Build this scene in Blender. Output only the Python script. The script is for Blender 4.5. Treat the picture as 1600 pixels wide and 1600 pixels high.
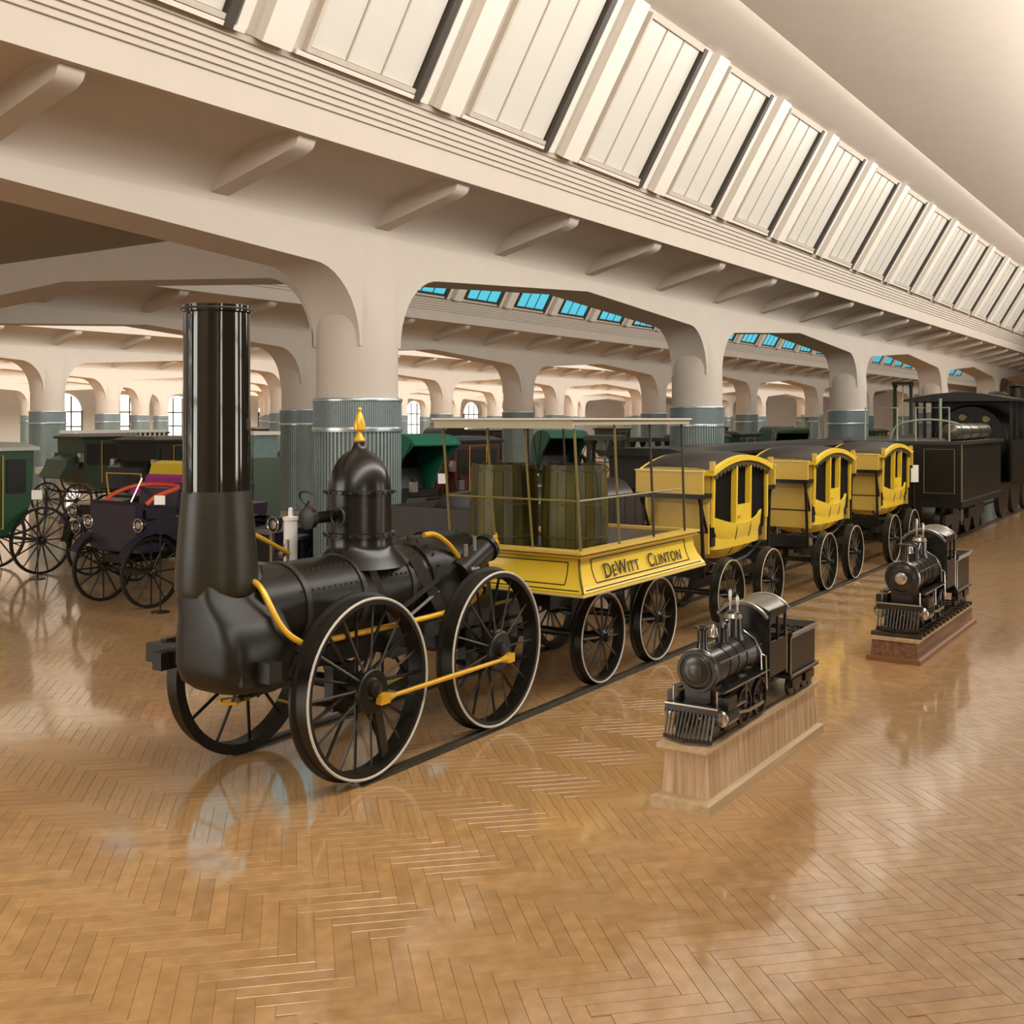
import bpy, math, random
from mathutils import Vector, Matrix
random.seed(7)
PI = math.pi
for o in list(bpy.data.objects):
    bpy.data.objects.remove(o)
scene = bpy.context.scene
COL = scene.collection

# ------------------------------------------------------------------ camera
# world: +X runs along the train (away, to the right), +Y across it (away, to the left), +Z up
YAW = math.radians(33.8)
cam_d = bpy.data.cameras.new('camera')
cam_d.sensor_width = 36.0
cam_d.lens = 36.0 * 1700 / 1600
cam_d.shift_y = -145.0 / 1600
cam_d.clip_end = 400
cam = bpy.data.objects.new('camera', cam_d)
COL.objects.link(cam)
cam.location = (0, 0, 2.75)
cam.rotation_euler = (PI / 2, 0, YAW - PI / 2)
scene.camera = cam

# ------------------------------------------------------------------ world, lights, exposure
world = bpy.data.worlds.new('world')
scene.world = world
world.use_nodes = True
bg = world.node_tree.nodes['Background']
bg.inputs[0].default_value = (1.0, 0.93, 0.82, 1)
bg.inputs[1].default_value = 0.5
vs = scene.view_settings
vs.view_transform = 'Standard'
vs.look = 'None'
vs.gamma = 1.0
vs.use_curve_mapping = False
vs.exposure = 0.68

def area(name, loc, sx, sy, power, color, rot=(0, 0, 0)):
    d = bpy.data.lights.new(name, 'AREA')
    d.shape = 'RECTANGLE'; d.size = sx; d.size_y = sy
    d.energy = power; d.color = color
    o = bpy.data.objects.new(name, d)
    COL.objects.link(o)
    o.location = loc; o.rotation_euler = rot
    return o
# daylight of the clerestory opposite the train (outside the frame), looking across and down into the nave
area('nave_clerestory_daylight', (24, 1.15, 7.85), 64, 2.1, 2500, (1.0, 0.965, 0.90), (math.radians(84), 0, 0))
for k in range(5):
    area('aisle_clerestory_daylight', (66, 10.85 + 13.15 * k + 3.45, 7.85), 104, 2.1, (1700, 4600, 6000, 6000, 6000)[k], (1.0, 0.975, 0.92), (math.radians(80), 0, 0))

# ------------------------------------------------------------------ materials
MATS = {}
def mat(name, col, rough=0.5, metal=0.0, var=0.12, scale=6.0, emit=None, estr=0.0, bump=0.0, coat=0.0, spec=0.5, stretch=None):
    if name in MATS:
        return MATS[name]
    m = bpy.data.materials.new(name)
    m.use_nodes = True
    nt = m.node_tree
    b = nt.nodes['Principled BSDF']
    b.inputs['Roughness'].default_value = rough
    b.inputs['Metallic'].default_value = metal
    b.inputs['Coat Weight'].default_value = coat
    b.inputs['Specular IOR Level'].default_value = spec
    tc = nt.nodes.new('ShaderNodeTexCoord')
    mp = nt.nodes.new('ShaderNodeMapping')
    if stretch:
        mp.inputs['Scale'].default_value = stretch
    nt.links.new(tc.outputs['Object'], mp.inputs['Vector'])
    nz = nt.nodes.new('ShaderNodeTexNoise')
    nz.inputs['Scale'].default_value = scale
    nz.inputs['Detail'].default_value = 4
    nt.links.new(mp.outputs[0], nz.inputs['Vector'])
    mx = nt.nodes.new('ShaderNodeMix')
    mx.data_type = 'RGBA'
    lo = tuple(c * (1 - var) for c in col)
    hi = tuple(min(1, c * (1 + var)) for c in col)
    mx.inputs[6].default_value = (*lo, 1)
    mx.inputs[7].default_value = (*hi, 1)
    nt.links.new(nz.outputs[0], mx.inputs[0])
    nt.links.new(mx.outputs[2], b.inputs['Base Color'])
    if emit:
        b.inputs['Emission Color'].default_value = (*emit, 1)
        b.inputs['Emission Strength'].default_value = estr
    if bump:
        bp = nt.nodes.new('ShaderNodeBump')
        bp.inputs['Strength'].default_value = bump
        bp.inputs['Distance'].default_value = 0.02
        nt.links.new(nz.outputs[0], bp.inputs['Height'])
        nt.links.new(bp.outputs[0], b.inputs['Normal'])
    MATS[name] = m
    return m

def wood(name, c1, c2, scale=14, stretch=(1, 1, 0.06), rough=0.45, coat=0.0, rnd=None):
    """grained wood; rnd = 'object' or 'attr' adds a tone of its own to each piece"""
    if name in MATS:
        return MATS[name]
    m = bpy.data.materials.new(name)
    m.use_nodes = True
    nt = m.node_tree
    b = nt.nodes['Principled BSDF']
    b.inputs['Roughness'].default_value = rough
    b.inputs['Coat Weight'].default_value = coat
    b.inputs['Coat Roughness'].default_value = 0.085
    b.inputs['Coat IOR'].default_value = 1.75 if rnd or name == 'parquet_far' else 1.5
    tc = nt.nodes.new('ShaderNodeTexCoord')
    mp = nt.nodes.new('ShaderNodeMapping')
    mp.inputs['Scale'].default_value = stretch
    nt.links.new(tc.outputs['Object'], mp.inputs['Vector'])
    nz = nt.nodes.new('ShaderNodeTexNoise')
    nz.inputs['Scale'].default_value = scale
    nz.inputs['Detail'].default_value = 6
    nt.links.new(mp.outputs[0], nz.inputs['Vector'])
    cr = nt.nodes.new('ShaderNodeValToRGB')
    cr.color_ramp.elements[0].position = 0.35
    cr.color_ramp.elements[1].position = 0.68
    cr.color_ramp.elements[0].color = (*c1, 1)
    cr.color_ramp.elements[1].color = (*c2, 1)
    nt.links.new(nz.outputs[0], cr.inputs[0])
    out = cr.outputs[0]
    if rnd:
        if rnd == 'object':
            rn = nt.nodes.new('ShaderNodeObjectInfo'); r = rn.outputs['Random']
        else:
            rn = nt.nodes.new('ShaderNodeAttribute'); rn.attribute_name = 'tone'; r = rn.outputs['Fac']
        mr = nt.nodes.new('ShaderNodeMapRange')
        mr.inputs['To Min'].default_value = 0.90
        mr.inputs['To Max'].default_value = 1.08
        nt.links.new(r, mr.inputs['Value'])
        hs = nt.nodes.new('ShaderNodeHueSaturation')
        nt.links.new(mr.outputs[0], hs.inputs['Value'])
        nt.links.new(out, hs.inputs['Color'])
        out = hs.outputs[0]
    nt.links.new(out, b.inputs['Base Color'])
    MATS[name] = m
    return m

PLASTER = mat('plaster_cream', (0.51, 0.45, 0.385), 0.85, var=0.05, scale=2.0, bump=0.05)
CEIL = mat('ceiling_plaster', (0.60, 0.53, 0.43), 0.9, var=0.06, scale=1.5)
SHADECEIL = mat('bay_ceiling_shaded', (0.24, 0.20, 0.14), 0.9, var=0.08, scale=1.5)  # plaster coloured darker because this bay is unlit
JACKET = mat('jacket_bluegrey', (0.20, 0.25, 0.26), 0.45, metal=0.2, var=0.15, scale=3)
JACKETLOW = mat('jacket_fins_greygreen', (0.20, 0.25, 0.24), 0.4, metal=0.2, var=0.2, scale=3)
BANDM = mat('jacket_band_metal', (0.42, 0.47, 0.48), 0.3, metal=0.8)
GLASSBLUE = mat('clerestory_glass_blue', (0.06, 0.32, 0.42), 0.2, emit=(0.07, 0.44, 0.58), estr=0.62, var=0.05)
GLASSPALE = mat('clerestory_glass_pale', (0.50, 0.47, 0.41), 0.3, emit=(1.0, 0.94, 0.84), estr=0.10, var=0.05)
GLASSFAR = mat('far_window_glass', (0.8, 0.78, 0.7), 0.3, emit=(1.0, 0.97, 0.85), estr=1.5, var=0.03)
FRAMEDK = mat('window_frame_dark', (0.05, 0.04, 0.03), 0.5)
WHITEP = mat('white_paint', (0.70, 0.65, 0.58), 0.5, var=0.04)
BLACK = mat('black_iron', (0.011, 0.0095, 0.006), 0.36, var=0.4, scale=9, bump=0.08, spec=0.35)
BLACKGLOSS = mat('polished_black', (0.008, 0.0065, 0.004), 0.06, var=0.3, scale=3.5, bump=0.035, spec=0.75)
DKGREY = mat('dark_grey_iron', (0.040, 0.036, 0.028), 0.42, metal=0.3, var=0.25, scale=8)
STEEL = mat('bare_steel', (0.42, 0.40, 0.35), 0.35, metal=0.8, var=0.15)
BRASS = mat('brass_yellow', (0.75, 0.42, 0.03), 0.30, metal=0.25, var=0.1)
YELLOW = mat('coach_yellow', (0.82, 0.57, 0.035), 0.40, var=0.08, scale=4, coat=0.2)
YELLOW2 = mat('coach_yellow_pale', (0.62, 0.42, 0.075), 0.45, var=0.1, scale=4)
RING = mat('white_tyre_paint', (0.58, 0.56, 0.49), 0.45, var=0.06)
BARREL = wood('barrel_wood', (0.018, 0.016, 0.002), (0.10, 0.085, 0.006), 7, (1, 1, 0.08), 0.4)
DKWOOD = wood('dark_wood', (0.035, 0.022, 0.012), (0.07, 0.045, 0.022), 10, (0.1, 1, 1), 0.4)
OAK = wood('oak_plinth', (0.44, 0.28, 0.15), (0.72, 0.52, 0.33), 26, (1, 1, 0.05), 0.4, 0.2)
OAKLT = wood('oak_plinth_top', (0.50, 0.36, 0.20), (0.66, 0.50, 0.30), 20, (0.06, 1, 1), 0.4, 0.2)
MAHOG = wood('mahogany_plinth', (0.15, 0.065, 0.035), (0.30, 0.15, 0.08), 22, (0.06, 1, 1), 0.35, 0.3)
MODELBLK = mat('model_black_paint', (0.016, 0.014, 0.012), 0.25, var=0.3, scale=12, spec=0.7)
SILVER = mat('polished_nickel', (0.62, 0.58, 0.52), 0.22, metal=0.9, var=0.08)
RAILM = mat('rail_steel', (0.10, 0.085, 0.06), 0.35, metal=0.6, var=0.2)
FLOORBASE = wood('parquet_far', (0.43, 0.24, 0.09), (0.60, 0.355, 0.15), 5, (1.2, 1.2, 1), 0.4, 1.0)
PLANK = wood('parquet_block', (0.47, 0.265, 0.10), (0.60, 0.355, 0.15), 30, (0.12, 1, 1), 0.4, 1.0, 'object')
PLANKS = wood('parquet_blocks_joined', (0.47, 0.265, 0.10), (0.60, 0.355, 0.15), 9, (1, 1, 1), 0.4, 1.0, 'attr')
GREEN = mat('carriage_green', (0.012, 0.055, 0.02), 0.35, var=0.25)
HOODGREEN = mat('hood_green_cloth', (0.010, 0.16, 0.095), 0.6, var=0.3)
NAVY = mat('carriage_navy', (0.022, 0.018, 0.030), 0.3, var=0.3)
MAROON = mat('carriage_maroon', (0.055, 0.012, 0.010), 0.35, var=0.3)
RED = mat('red_leather', (0.60, 0.06, 0.015), 0.45, var=0.2)
MAGENTA = mat('magenta_leather', (0.38, 0.02, 0.22), 0.5, var=0.2)
YCLOTH = mat('yellow_cloth', (0.75, 0.52, 0.02), 0.6, var=0.1)
CARD = mat('card_white', (0.82, 0.80, 0.74), 0.6, var=0.03)
TEAL = mat('teal_grey_glass', (0.16, 0.22, 0.21), 0.15, var=0.3)
TEXTM = mat('black_lettering', (0.03, 0.022, 0.01), 0.6)
PUMPW = mat('white_enamel', (0.75, 0.72, 0.70), 0.35, var=0.05)

# ------------------------------------------------------------------ mesh helpers
MESHCACHE = {}
class MB:
    def __init__(s):
        s.v = []; s.f = []
    def add(s, vs_, fs_):
        n = len(s.v)
        s.v += [tuple(p) for p in vs_]
        s.f += [tuple(i + n for i in f) for f in fs_]
        return s
    def box(s, x0, x1, y0, y1, z0, z1):
        return s.add([(x0, y0, z0), (x1, y0, z0), (x1, y1, z0), (x0, y1, z0), (x0, y0, z1), (x1, y0, z1), (x1, y1, z1), (x0, y1, z1)],
                     [(0, 3, 2, 1), (4, 5, 6, 7), (0, 1, 5, 4), (1, 2, 6, 5), (2, 3, 7, 6), (3, 0, 4, 7)])
    def bar(s, p, q, w, h=None, up=(0, 0, 1)):
        """box beam from p to q"""
        h = h or w
        p = Vector(p); q = Vector(q); d = (q - p).normalized()
        u = Vector(up)
        if abs(d.dot(u)) > 0.98:
            u = Vector((1, 0, 0))
        r = d.cross(u).normalized(); t = r.cross(d).normalized()
        vs_ = []
        for c in (p, q):
            for a, b in ((-1, -1), (1, -1), (1, 1), (-1, 1)):
                vs_.append(c + r * (a * w / 2) + t * (b * h / 2))
        return s.add(vs_, [(0, 1, 2, 3), (7, 6, 5, 4), (0, 4, 5, 1), (1, 5, 6, 2), (2, 6, 7, 3), (3, 7, 4, 0)])
    def lathe(s, prof, c=(0, 0, 0), axis='z', n=24, caps=True):
        """prof: [(r, h)] around an axis through c"""
        vs_ = []
        for r, h in prof:
            for i in range(n):
                a = 2 * PI * i / n
                x, y = r * math.cos(a), r * math.sin(a)
                if axis == 'z': p = (x, y, h)
                elif axis == 'x': p = (h, x, y)
                else: p = (y, h, x)
                vs_.append((p[0] + c[0], p[1] + c[1], p[2] + c[2]))
        fs_ = []
        for k in range(len(prof) - 1):
            for i in range(n):
                j = (i + 1) % n
                fs_.append((k * n + i, k * n + j, (k + 1) * n + j, (k + 1) * n + i))
        if caps:
            fs_.append(tuple(range(n - 1, -1, -1)))
            fs_.append(tuple((len(prof) - 1) * n + i for i in range(n)))
        return s.add(vs_, fs_)
    def cyl(s, p, q, r0, r1=None, n=12):
        r1 = r0 if r1 is None else r1
        return s.tube([p, q], [r0, r1], n)
    def tube(s, pts, r, n=8, closed=False):
        pts = [Vector(p) for p in pts]
        m = len(pts)
        rs = r if isinstance(r, (list, tuple)) else [r] * m
        vs_ = []
        prev = None
        for i, p in enumerate(pts):
            if closed:
                d = pts[(i + 1) % m] - pts[i - 1]
            else:
                d = pts[min(i + 1, m - 1)] - pts[max(i - 1, 0)]
            d.normalize()
            if prev is None:
                u = Vector((0, 0, 1)) if abs(d.z) < 0.9 else Vector((1, 0, 0))
                a = d.cross(u).normalized()
            else:
                a = (prev - d * prev.dot(d)).normalized()
            prev = a
            b = d.cross(a)
            for k in range(n):
                t = 2 * PI * k / n
                vs_.append(p + (a * math.cos(t) + b * math.sin(t)) * rs[i])
        fs_ = []
        for i in range(m if closed else m - 1):
            i2 = (i + 1) % m
            for k in range(n):
                k2 = (k + 1) % n
                fs_.append((i * n + k, i * n + k2, i2 * n + k2, i2 * n + k))
        if not closed:
            fs_.append(tuple(range(n - 1, -1, -1)))
            fs_.append(tuple((m - 1) * n + k for k in range(n)))
        return s.add(vs_, fs_)
    def loft(s, rings, cap=True, closed=True):
        n = len(rings[0])
        vs_ = [p for r in rings for p in r]
        fs_ = []
        for k in range(len(rings) - 1):
            for i in range(n if closed else n - 1):
                j = (i + 1) % n
                fs_.append((k * n + i, k * n + j, (k + 1) * n + j, (k + 1) * n + i))
        if cap:
            fs_.append(tuple(range(n - 1, -1, -1)))
            fs_.append(tuple((len(rings) - 1) * n + i for i in range(n)))
        return s.add(vs_, fs_)
    def prism(s, poly, d0, d1, axis='y'):
        """poly: [(a,b)] extruded along axis from d0 to d1; axis y: (x,z); axis x: (y,z); axis z: (x,y)"""
        def P(a, b, d):
            return {'y': (a, d, b), 'x': (d, a, b), 'z': (a, b, d)}[axis]
        n = len(poly)
        vs_ = [P(a, b, d0) for a, b in poly] + [P(a, b, d1) for a, b in poly]
        fs_ = [tuple(range(n - 1, -1, -1)), tuple(range(n, 2 * n))]
        for i in range(n):
            j = (i + 1) % n
            fs_.append((i, j, n + j, n + i))
        return s.add(vs_, fs_)
    def ball(s, c, r, n=10, m=6, sz=1.0):
        prof = []
        for i in range(m + 1):
            a = -PI / 2 + PI * i / m
            prof.append((max(1e-4, r * math.cos(a)), r * math.sin(a) * sz))
        return s.lathe(prof, c, 'z', n)
    def ring(s, R, r, c=(0, 0, 0), axis='y', n=48, k=8):
        pts = []
        for i in range(n):
            a = 2 * PI * i / n
            x, y = R * math.cos(a), R * math.sin(a)
            p = {'y': (x, 0, y), 'z': (x, y, 0), 'x': (0, x, y)}[axis]
            pts.append((p[0] + c[0], p[1] + c[1], p[2] + c[2]))
        return s.tube(pts, r, k, True)
    def mesh(s, name, smooth=40, org=(0, 0, 0)):
        me = bpy.data.meshes.new(name)
        me.from_pydata([(x - org[0], y - org[1], z - org[2]) for x, y, z in s.v], [], s.f)
        me.validate()
        import bmesh
        b = bmesh.new(); b.from_mesh(me)
        bmesh.ops.recalc_face_normals(b, faces=b.faces)
        b.to_mesh(me); b.free()
        if smooth:
            me.shade_smooth()
            me.set_sharp_from_angle(angle=math.radians(smooth))
        return me
    def build(s, name, m, parent=None, smooth=40, key=None):
        """one mesh object; vertices are given in the parent's world frame (parents are not rotated while building)"""
        org = world_loc(parent) if parent is not None else (0, 0, 0)
        me = MESHCACHE.get(key) if key else None
        if me is None:
            me = s.mesh(name, smooth, org)
            me.materials.append(m)
            if key: MESHCACHE[key] = me
        o = bpy.data.objects.new(name, me)
        COL.objects.link(o)
        if parent is not None:
            o.parent = parent
        return o

def world_loc(o):
    v = Vector(o.location)
    while o.parent is not None:
        o = o.parent
        v += Vector(o.location)
    return v

def part(me, name, parent, loc=(0, 0, 0), rot=(0, 0, 0), scale=None):
    """another object on shared mesh data; loc is relative to the parent"""
    o = bpy.data.objects.new(name, me)
    COL.objects.link(o)
    o.parent = parent
    o.location = loc; o.rotation_euler = rot
    if scale: o.scale = scale
    return o

def tag(o, label=None, cat=None, group=None, kind=None):
    if label: o['label'] = label
    if cat: o['category'] = cat
    if group: o['group'] = group
    if kind: o['kind'] = kind
    return o

def thing(name, label, cat, loc=(0, 0, 0), rotz=0, group=None):
    o = bpy.data.objects.new(name, None)
    COL.objects.link(o)
    o.location = loc; o.rotation_euler = (0, 0, rotz)
    o.empty_display_size = 0.1
    return tag(o, label, cat, group)

def sub(name, parent, loc=(0, 0, 0)):
    o = bpy.data.objects.new(name, None)
    COL.objects.link(o)
    o.parent = parent; o.location = loc
    o.empty_display_size = 0.05
    return o

def sup(cx, cy, z, a, b, n=2.0, m=32):
    r = []
    for i in range(m):
        t = 2 * PI * i / m
        c, s_ = math.cos(t), math.sin(t)
        r.append((cx + a * math.copysign(abs(c) ** (2 / n), c), cy + b * math.copysign(abs(s_) ** (2 / n), s_), z))
    return r

def smoothpath(pts, k=6):
    """Catmull-Rom through pts"""
    P = [Vector(p) for p in pts]
    P = [P[0] * 2 - P[1]] + P + [P[-1] * 2 - P[-2]]
    out = []
    for i in range(1, len(P) - 2):
        for j in range(k):
            t = j / k
            a, b, c, d = P[i - 1], P[i], P[i + 1], P[i + 2]
            out.append(0.5 * ((2 * b) + (c - a) * t + (2 * a - 5 * b + 4 * c - d) * t * t + (3 * b - a - 3 * c + d) * t ** 3))
    out.append(P[-2])
    return out

def project(x, y, z=0.0):
    Z = x * math.cos(YAW) + y * math.sin(YAW)
    X = x * math.sin(YAW) - y * math.cos(YAW)
    if Z < 0.1: return None
    return 800 + 1700 * X / Z, 655 - 1700 * (z - 2.75) / Z, Z

# ================================================================== THE SETTING
SP = 12.1          # bay along the train
RW = 13.15         # distance between arcades
V0 = 10.85         # first arcade
HALF = 0.45        # half thickness of the arcade walls

# ---- floor: base and herringbone blocks
floor = MB().add([(-9, -15, -0.006), (150, -15, -0.006), (150, 95, -0.006), (-9, 95, -0.006)], [(0, 1, 2, 3)]).build('floor', FLOORBASE, smooth=None)
tag(floor, kind='structure', label='polished brown herringbone parquet floor of the hall')

def plank_mesh(L, W, name='block'):
    g = 0.0012; b = 0.0012; t = 0.006
    x, y = L / 2 - g, W / 2 - g
    vs_ = [(-x, -y, -t), (x, -y, -t), (x, y, -t), (-x, y, -t), (-x, -y, -b), (x, -y, -b), (x, y, -b), (-x, y, -b),
           (-x + b, -y + b, 0), (x - b, -y + b, 0), (x - b, y - b, 0), (-x + b, y - b, 0)]
    fs_ = [(8, 9, 10, 11)]
    for i in range(4):
        j = (i + 1) % 4
        fs_ += [(i, j, j + 4, i + 4), (i + 4, j + 4, j + 8, i + 8)]
    return vs_, fs_
BW, BN = 0.095, 6
BL = BW * BN
R45 = math.radians(45)
pieces = []
c45, s45 = math.cos(R45), math.sin(R45)
rng = int(40 / BW)
def herr():
    for y in range(-190, 420):
        for t in range(-40, 60):
            x0 = y + 2 * BN * t
            yield ((x0 + BN / 2) * BW, (y + .5) * BW, 0)
            # vertical piece in column x = y
            yy = y - 2 * BN + 1 + 2 * BN * t
            yield ((y + .5) * BW, (yy + BN / 2) * BW, 1)
for px, py, o_ in herr():
    u = px * c45 - py * s45; v = px * s45 + py * c45
    if not (0 < u < 34 and -3 < v < 24): continue
    pr = project(u, v)
    if pr is None or pr[0] < -60 or pr[0] > 1660 or pr[1] > 1640 or pr[2] > 21: continue
    pieces.append((pr[2], u, v, R45 + o_ * PI / 2, pr))
pieces.sort(key=lambda p: p[0])
pv, pf = plank_mesh(BL, BW)
me = bpy.data.meshes.new('parquet_block'); me.from_pydata(pv, [], pf); me.materials.append(PLANK)
inview = [p for p in pieces if p[4][1] < 1285 and 25 < p[4][0] < 1560]
single = set(id(p) for p in inview[:300])
sv, sf, tones = [], [], []
for p in pieces:
    if id(p) in single:
        o = bpy.data.objects.new('parquet_block', me); COL.objects.link(o)
        o.parent = floor; o.location = (p[1], p[2], 0); o.rotation_euler = (0, 0, p[3])
    else:
        n = len(sv); c, s_ = math.cos(p[3]), math.sin(p[3])
        sv += [(p[1] + x * c - y * s_, p[2] + x * s_ + y * c, z) for x, y, z in pv]
        sf += [tuple(i + n for i in f) for f in pf]
        tones += [random.random()] * len(pf)
me2 = bpy.data.meshes.new('parquet_blocks'); me2.from_pydata(sv, [], sf); me2.materials.append(PLANKS)
at = me2.attributes.new('tone', 'FLOAT', 'FACE'); at.data.foreach_set('value', tones)
o = bpy.data.objects.new('parquet_blocks', me2); COL.objects.link(o); o.parent = floor; tag(o, kind='stuff')

# ---- columns
def column_meshes():
    sh = MB()
    rings = [sup(0, 0, z, 0.6, 0.6, 2) for z in (0, 3.7)]
    for z, n, a in ((4.0, 2.3, 0.58), (4.3, 3, 0.53), (4.6, 5, 0.48), (4.85, 10, HALF + 0.004), (5.6, 16, HALF + 0.002)):
        rings.append(sup(0, 0, z, a, a, n))
    sh.loft(rings)
    sh = sh.mesh('shaft', 35); sh.materials.append(PLASTER)
    def flutes(r, depth, n, z0, z1):
        ring = []
        for i in range(n):
            for fa, rr in ((0, r), (0.5, r), (0.55, r - depth), (0.95, r - depth)):
                a = 2 * PI * (i + fa) / n
                ring.append((rr * math.cos(a), rr * math.sin(a)))
        return MB().loft([[(x, y, z0) for x, y in ring], [(x, y, z1) for x, y in ring]])
    lo = flutes(0.645, 0.03, 64, 0.0, 2.58).mesh('fins', 20); lo.materials.append(JACKETLOW)
    up = flutes(0.65, 0.012, 120, 2.62, 3.02).mesh('collar', 20); up.materials.append(JACKET)
    bd = MB().lathe([(0.60, 2.565), (0.665, 2.565), (0.672, 2.60), (0.665, 2.635), (0.60, 2.635)], n=48, caps=False)
    bd.lathe([(0.60, 3.0), (0.66, 3.005), (0.668, 3.03), (0.66, 3.05), (0.60, 3.055)], n=48, caps=False)
    bd = bd.mesh('band', 40); bd.materials.append(BANDM)
    return sh, lo, up, bd
SHAFT, FINS, COLLAR, BANDS = column_meshes()
ORD = ['first', 'second', 'third', 'fourth', 'fifth', 'sixth', 'seventh', 'eighth', 'ninth', 'tenth']
NROW, NCOL = 6, 10
for k in range(NROW):
    cnt = 0
    for j in range(1, NCOL + 1):
        u, v = SP * j, V0 + RW * k
        pr = project(u, v)
        if pr is None or not (-90 < pr[0] < 1700): continue
        if k == 0 and j == 1:
            lab = 'broad cream column with ribbed blue-grey jacket right behind the black locomotive dome'
        else:
            lab = 'cream column with blue-grey jacket, %s from the left in the %s arcade' % (ORD[cnt], ['nearest', 'second', 'third', 'fourth', 'fifth', 'farthest'][k])
        cnt += 1
        c = thing('column', lab, 'column', (u, v, 0), 0, 'round columns carrying the arcades')
        part(SHAFT, 'shaft', c); part(FINS, 'radiator_fins', c); part(COLLAR, 'radiator_collar', c); part(BANDS, 'band', c)

# ---- arcade walls
def archcurve():
    pts = [(HALF, 3.80)]
    a, b = 0.95, 1.10
    for i in range(1, 11):
        t = PI / 2 * i / 10
        pts.append((HALF + a - a * math.cos(t), 3.80 + b * math.sin(t)))
    pts.append((SP / 2, 5.20))
    L = pts[:-1]
    return pts + [(SP - x, z) for x, z in reversed(L)]
ARCH = archcurve()
TOP = 6.4
def arcade(name, v, j0, j1, label):
    m = MB()
    for j in range(j0, j1):
        u0 = SP * j
        for s_, vv in ((0, v - HALF), (1, v + HALF)):
            n = len(ARCH)
            vs_ = [(u0 + x, vv, z) for x, z in ARCH] + [(u0 + x, vv, TOP) for x, z in ARCH]
            m.add(vs_, [(i, i + 1, n + i + 1, n + i) for i in range(n - 1)])
            m.add([(u0 - HALF, vv, 3.80), (u0 + HALF, vv, 3.80), (u0 + HALF, vv, TOP), (u0 - HALF, vv, TOP)], [(0, 1, 2, 3)])
        vs_ = [(u0 + x, v - HALF, z) for x, z in ARCH] + [(u0 + x, v + HALF, z) for x, z in ARCH]
        n = len(ARCH)
        m.add(vs_, [(i, i + 1, n + i + 1, n + i) for i in range(n - 1)])
    me_ = bpy.data.meshes.new(name)
    # pier patches lie inside the square head of the columns
    me_.from_pydata(m.v, [], m.f); me_.materials.append(PLASTER)
    me_.shade_smooth(); me_.set_sharp_from_angle(angle=math.radians(30))
    o = bpy.data.objects.new(name, me_); COL.objects.link(o)
    return tag(o, kind='structure', label=label)

# ---- ceilings: soffit, fascia, steps, glazed slope, cove and flat, as a section in (v, z)
def half_section(v, sgn):
    """from the arcade face outwards; sgn=-1 towards the camera side"""
    w = v + sgn * HALF
    pts = [(w, 5.42)]
    for i in range(1, 9):
        t = PI / 2 * i / 8
        pts.append((w + sgn * 1.42 * (1 - math.cos(t)) , 5.42 + 0.64 * math.sin(t)))
    d = 1.50
    pts += [(w + sgn * d, 6.06), (w + sgn * d, 5.99), (w + sgn * (d + 0.10), 5.99), (w + sgn * (d + 0.10), 6.33)]
    o_, z = d + 0.10, 6.33
    for i in range(6):
        o_ += 0.035
        pts.append((w + sgn * o_, z))
        z += 0.07
        pts.append((w + sgn * o_, z))
    o_ += 0.02
    pts.append((w + sgn * o_, z))
    SLB = (w + sgn * o_, z)
    SLT = (w + sgn * (o_ + 1.25), z + 2.15)
    pts.append(SLT)
    for i in range(1, 6):
        t = (PI / 3) * i / 5
        pts.append((SLT[0] + sgn * 0.9 * (math.sin(t + PI / 6) - math.sin(PI / 6)) / (1 - 0.5), SLT[1] + 0.62 * (1 - math.cos(PI / 3 - 0) - (math.cos(PI / 3) * 0) - (0.5 - math.sin(t) * 0.5 / math.sin(PI / 3)))))
    return pts, SLB, SLT
def ceil_mesh(sec, u0, u1, m=None):
    m = m or MB()
    n = len(sec)
    return m.add([(u0, v, z) for v, z in sec] + [(u1, v, z) for v, z in sec], [(i, i + 1, n + i + 1, n + i) for i in range(n - 1)])
UEND = SP * (NCOL + 1)
# nave
s0, B0, T0 = half_section(V0, -1)
sm, BM, TM = half_section(V0 - RW, 1)
sec = s0 + list(reversed(sm))
c0 = ceil_mesh(sec, -2, UEND).mesh('ceiling_nave', 25); c0.materials.append(PLASTER)
nave_ceiling = bpy.data.objects.new('ceiling_nave', c0); COL.objects.link(nave_ceiling)
tag(nave_ceiling, kind='structure', label='cream stepped cornice and sloping glazed ceiling above the train')
aisle_ceils = []
for k in range(NROW - 1):
    a_, _, _ = half_section(V0 + RW * k, 1)
    b_, _, _ = half_section(V0 + RW * (k + 1), -1)
    me_ = ceil_mesh(a_ + list(reversed(b_)), SP * 1 + HALF, UEND).mesh('ceiling_aisle', 25); me_.materials.append(PLASTER)
    o = bpy.data.objects.new('ceiling_aisle', me_); COL.objects.link(o); tag(o, kind='structure', label='%s aisle ceiling with glazed slopes behind the arcade' % ORD[k])
    aisle_ceils.append(o)
walls = []
walls_opp = arcade('wall_arcade_opposite', V0 - RW, -1, NCOL + 1, 'cream arcade on the camera side of the nave, out of view')
for j in range(0, 9):
    part(SHAFT, 'pier', walls_opp, (SP * j, V0 - RW, 0)); part(COLLAR, 'radiator_collar', walls_opp, (SP * j, V0 - RW, 0)); part(FINS, 'radiator_fins', walls_opp, (SP * j, V0 - RW, 0))
names = ['nearest', 'second', 'third', 'fourth', 'fifth', 'farthest']
for k in range(NROW):
    walls.append(arcade('wall_arcade_%d' % (k + 1), V0 + RW * k, 0 if k == 0 else 1, NCOL + 1, 'cream wall of the %s arcade with wide shallow arches' % names[k]))

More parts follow.
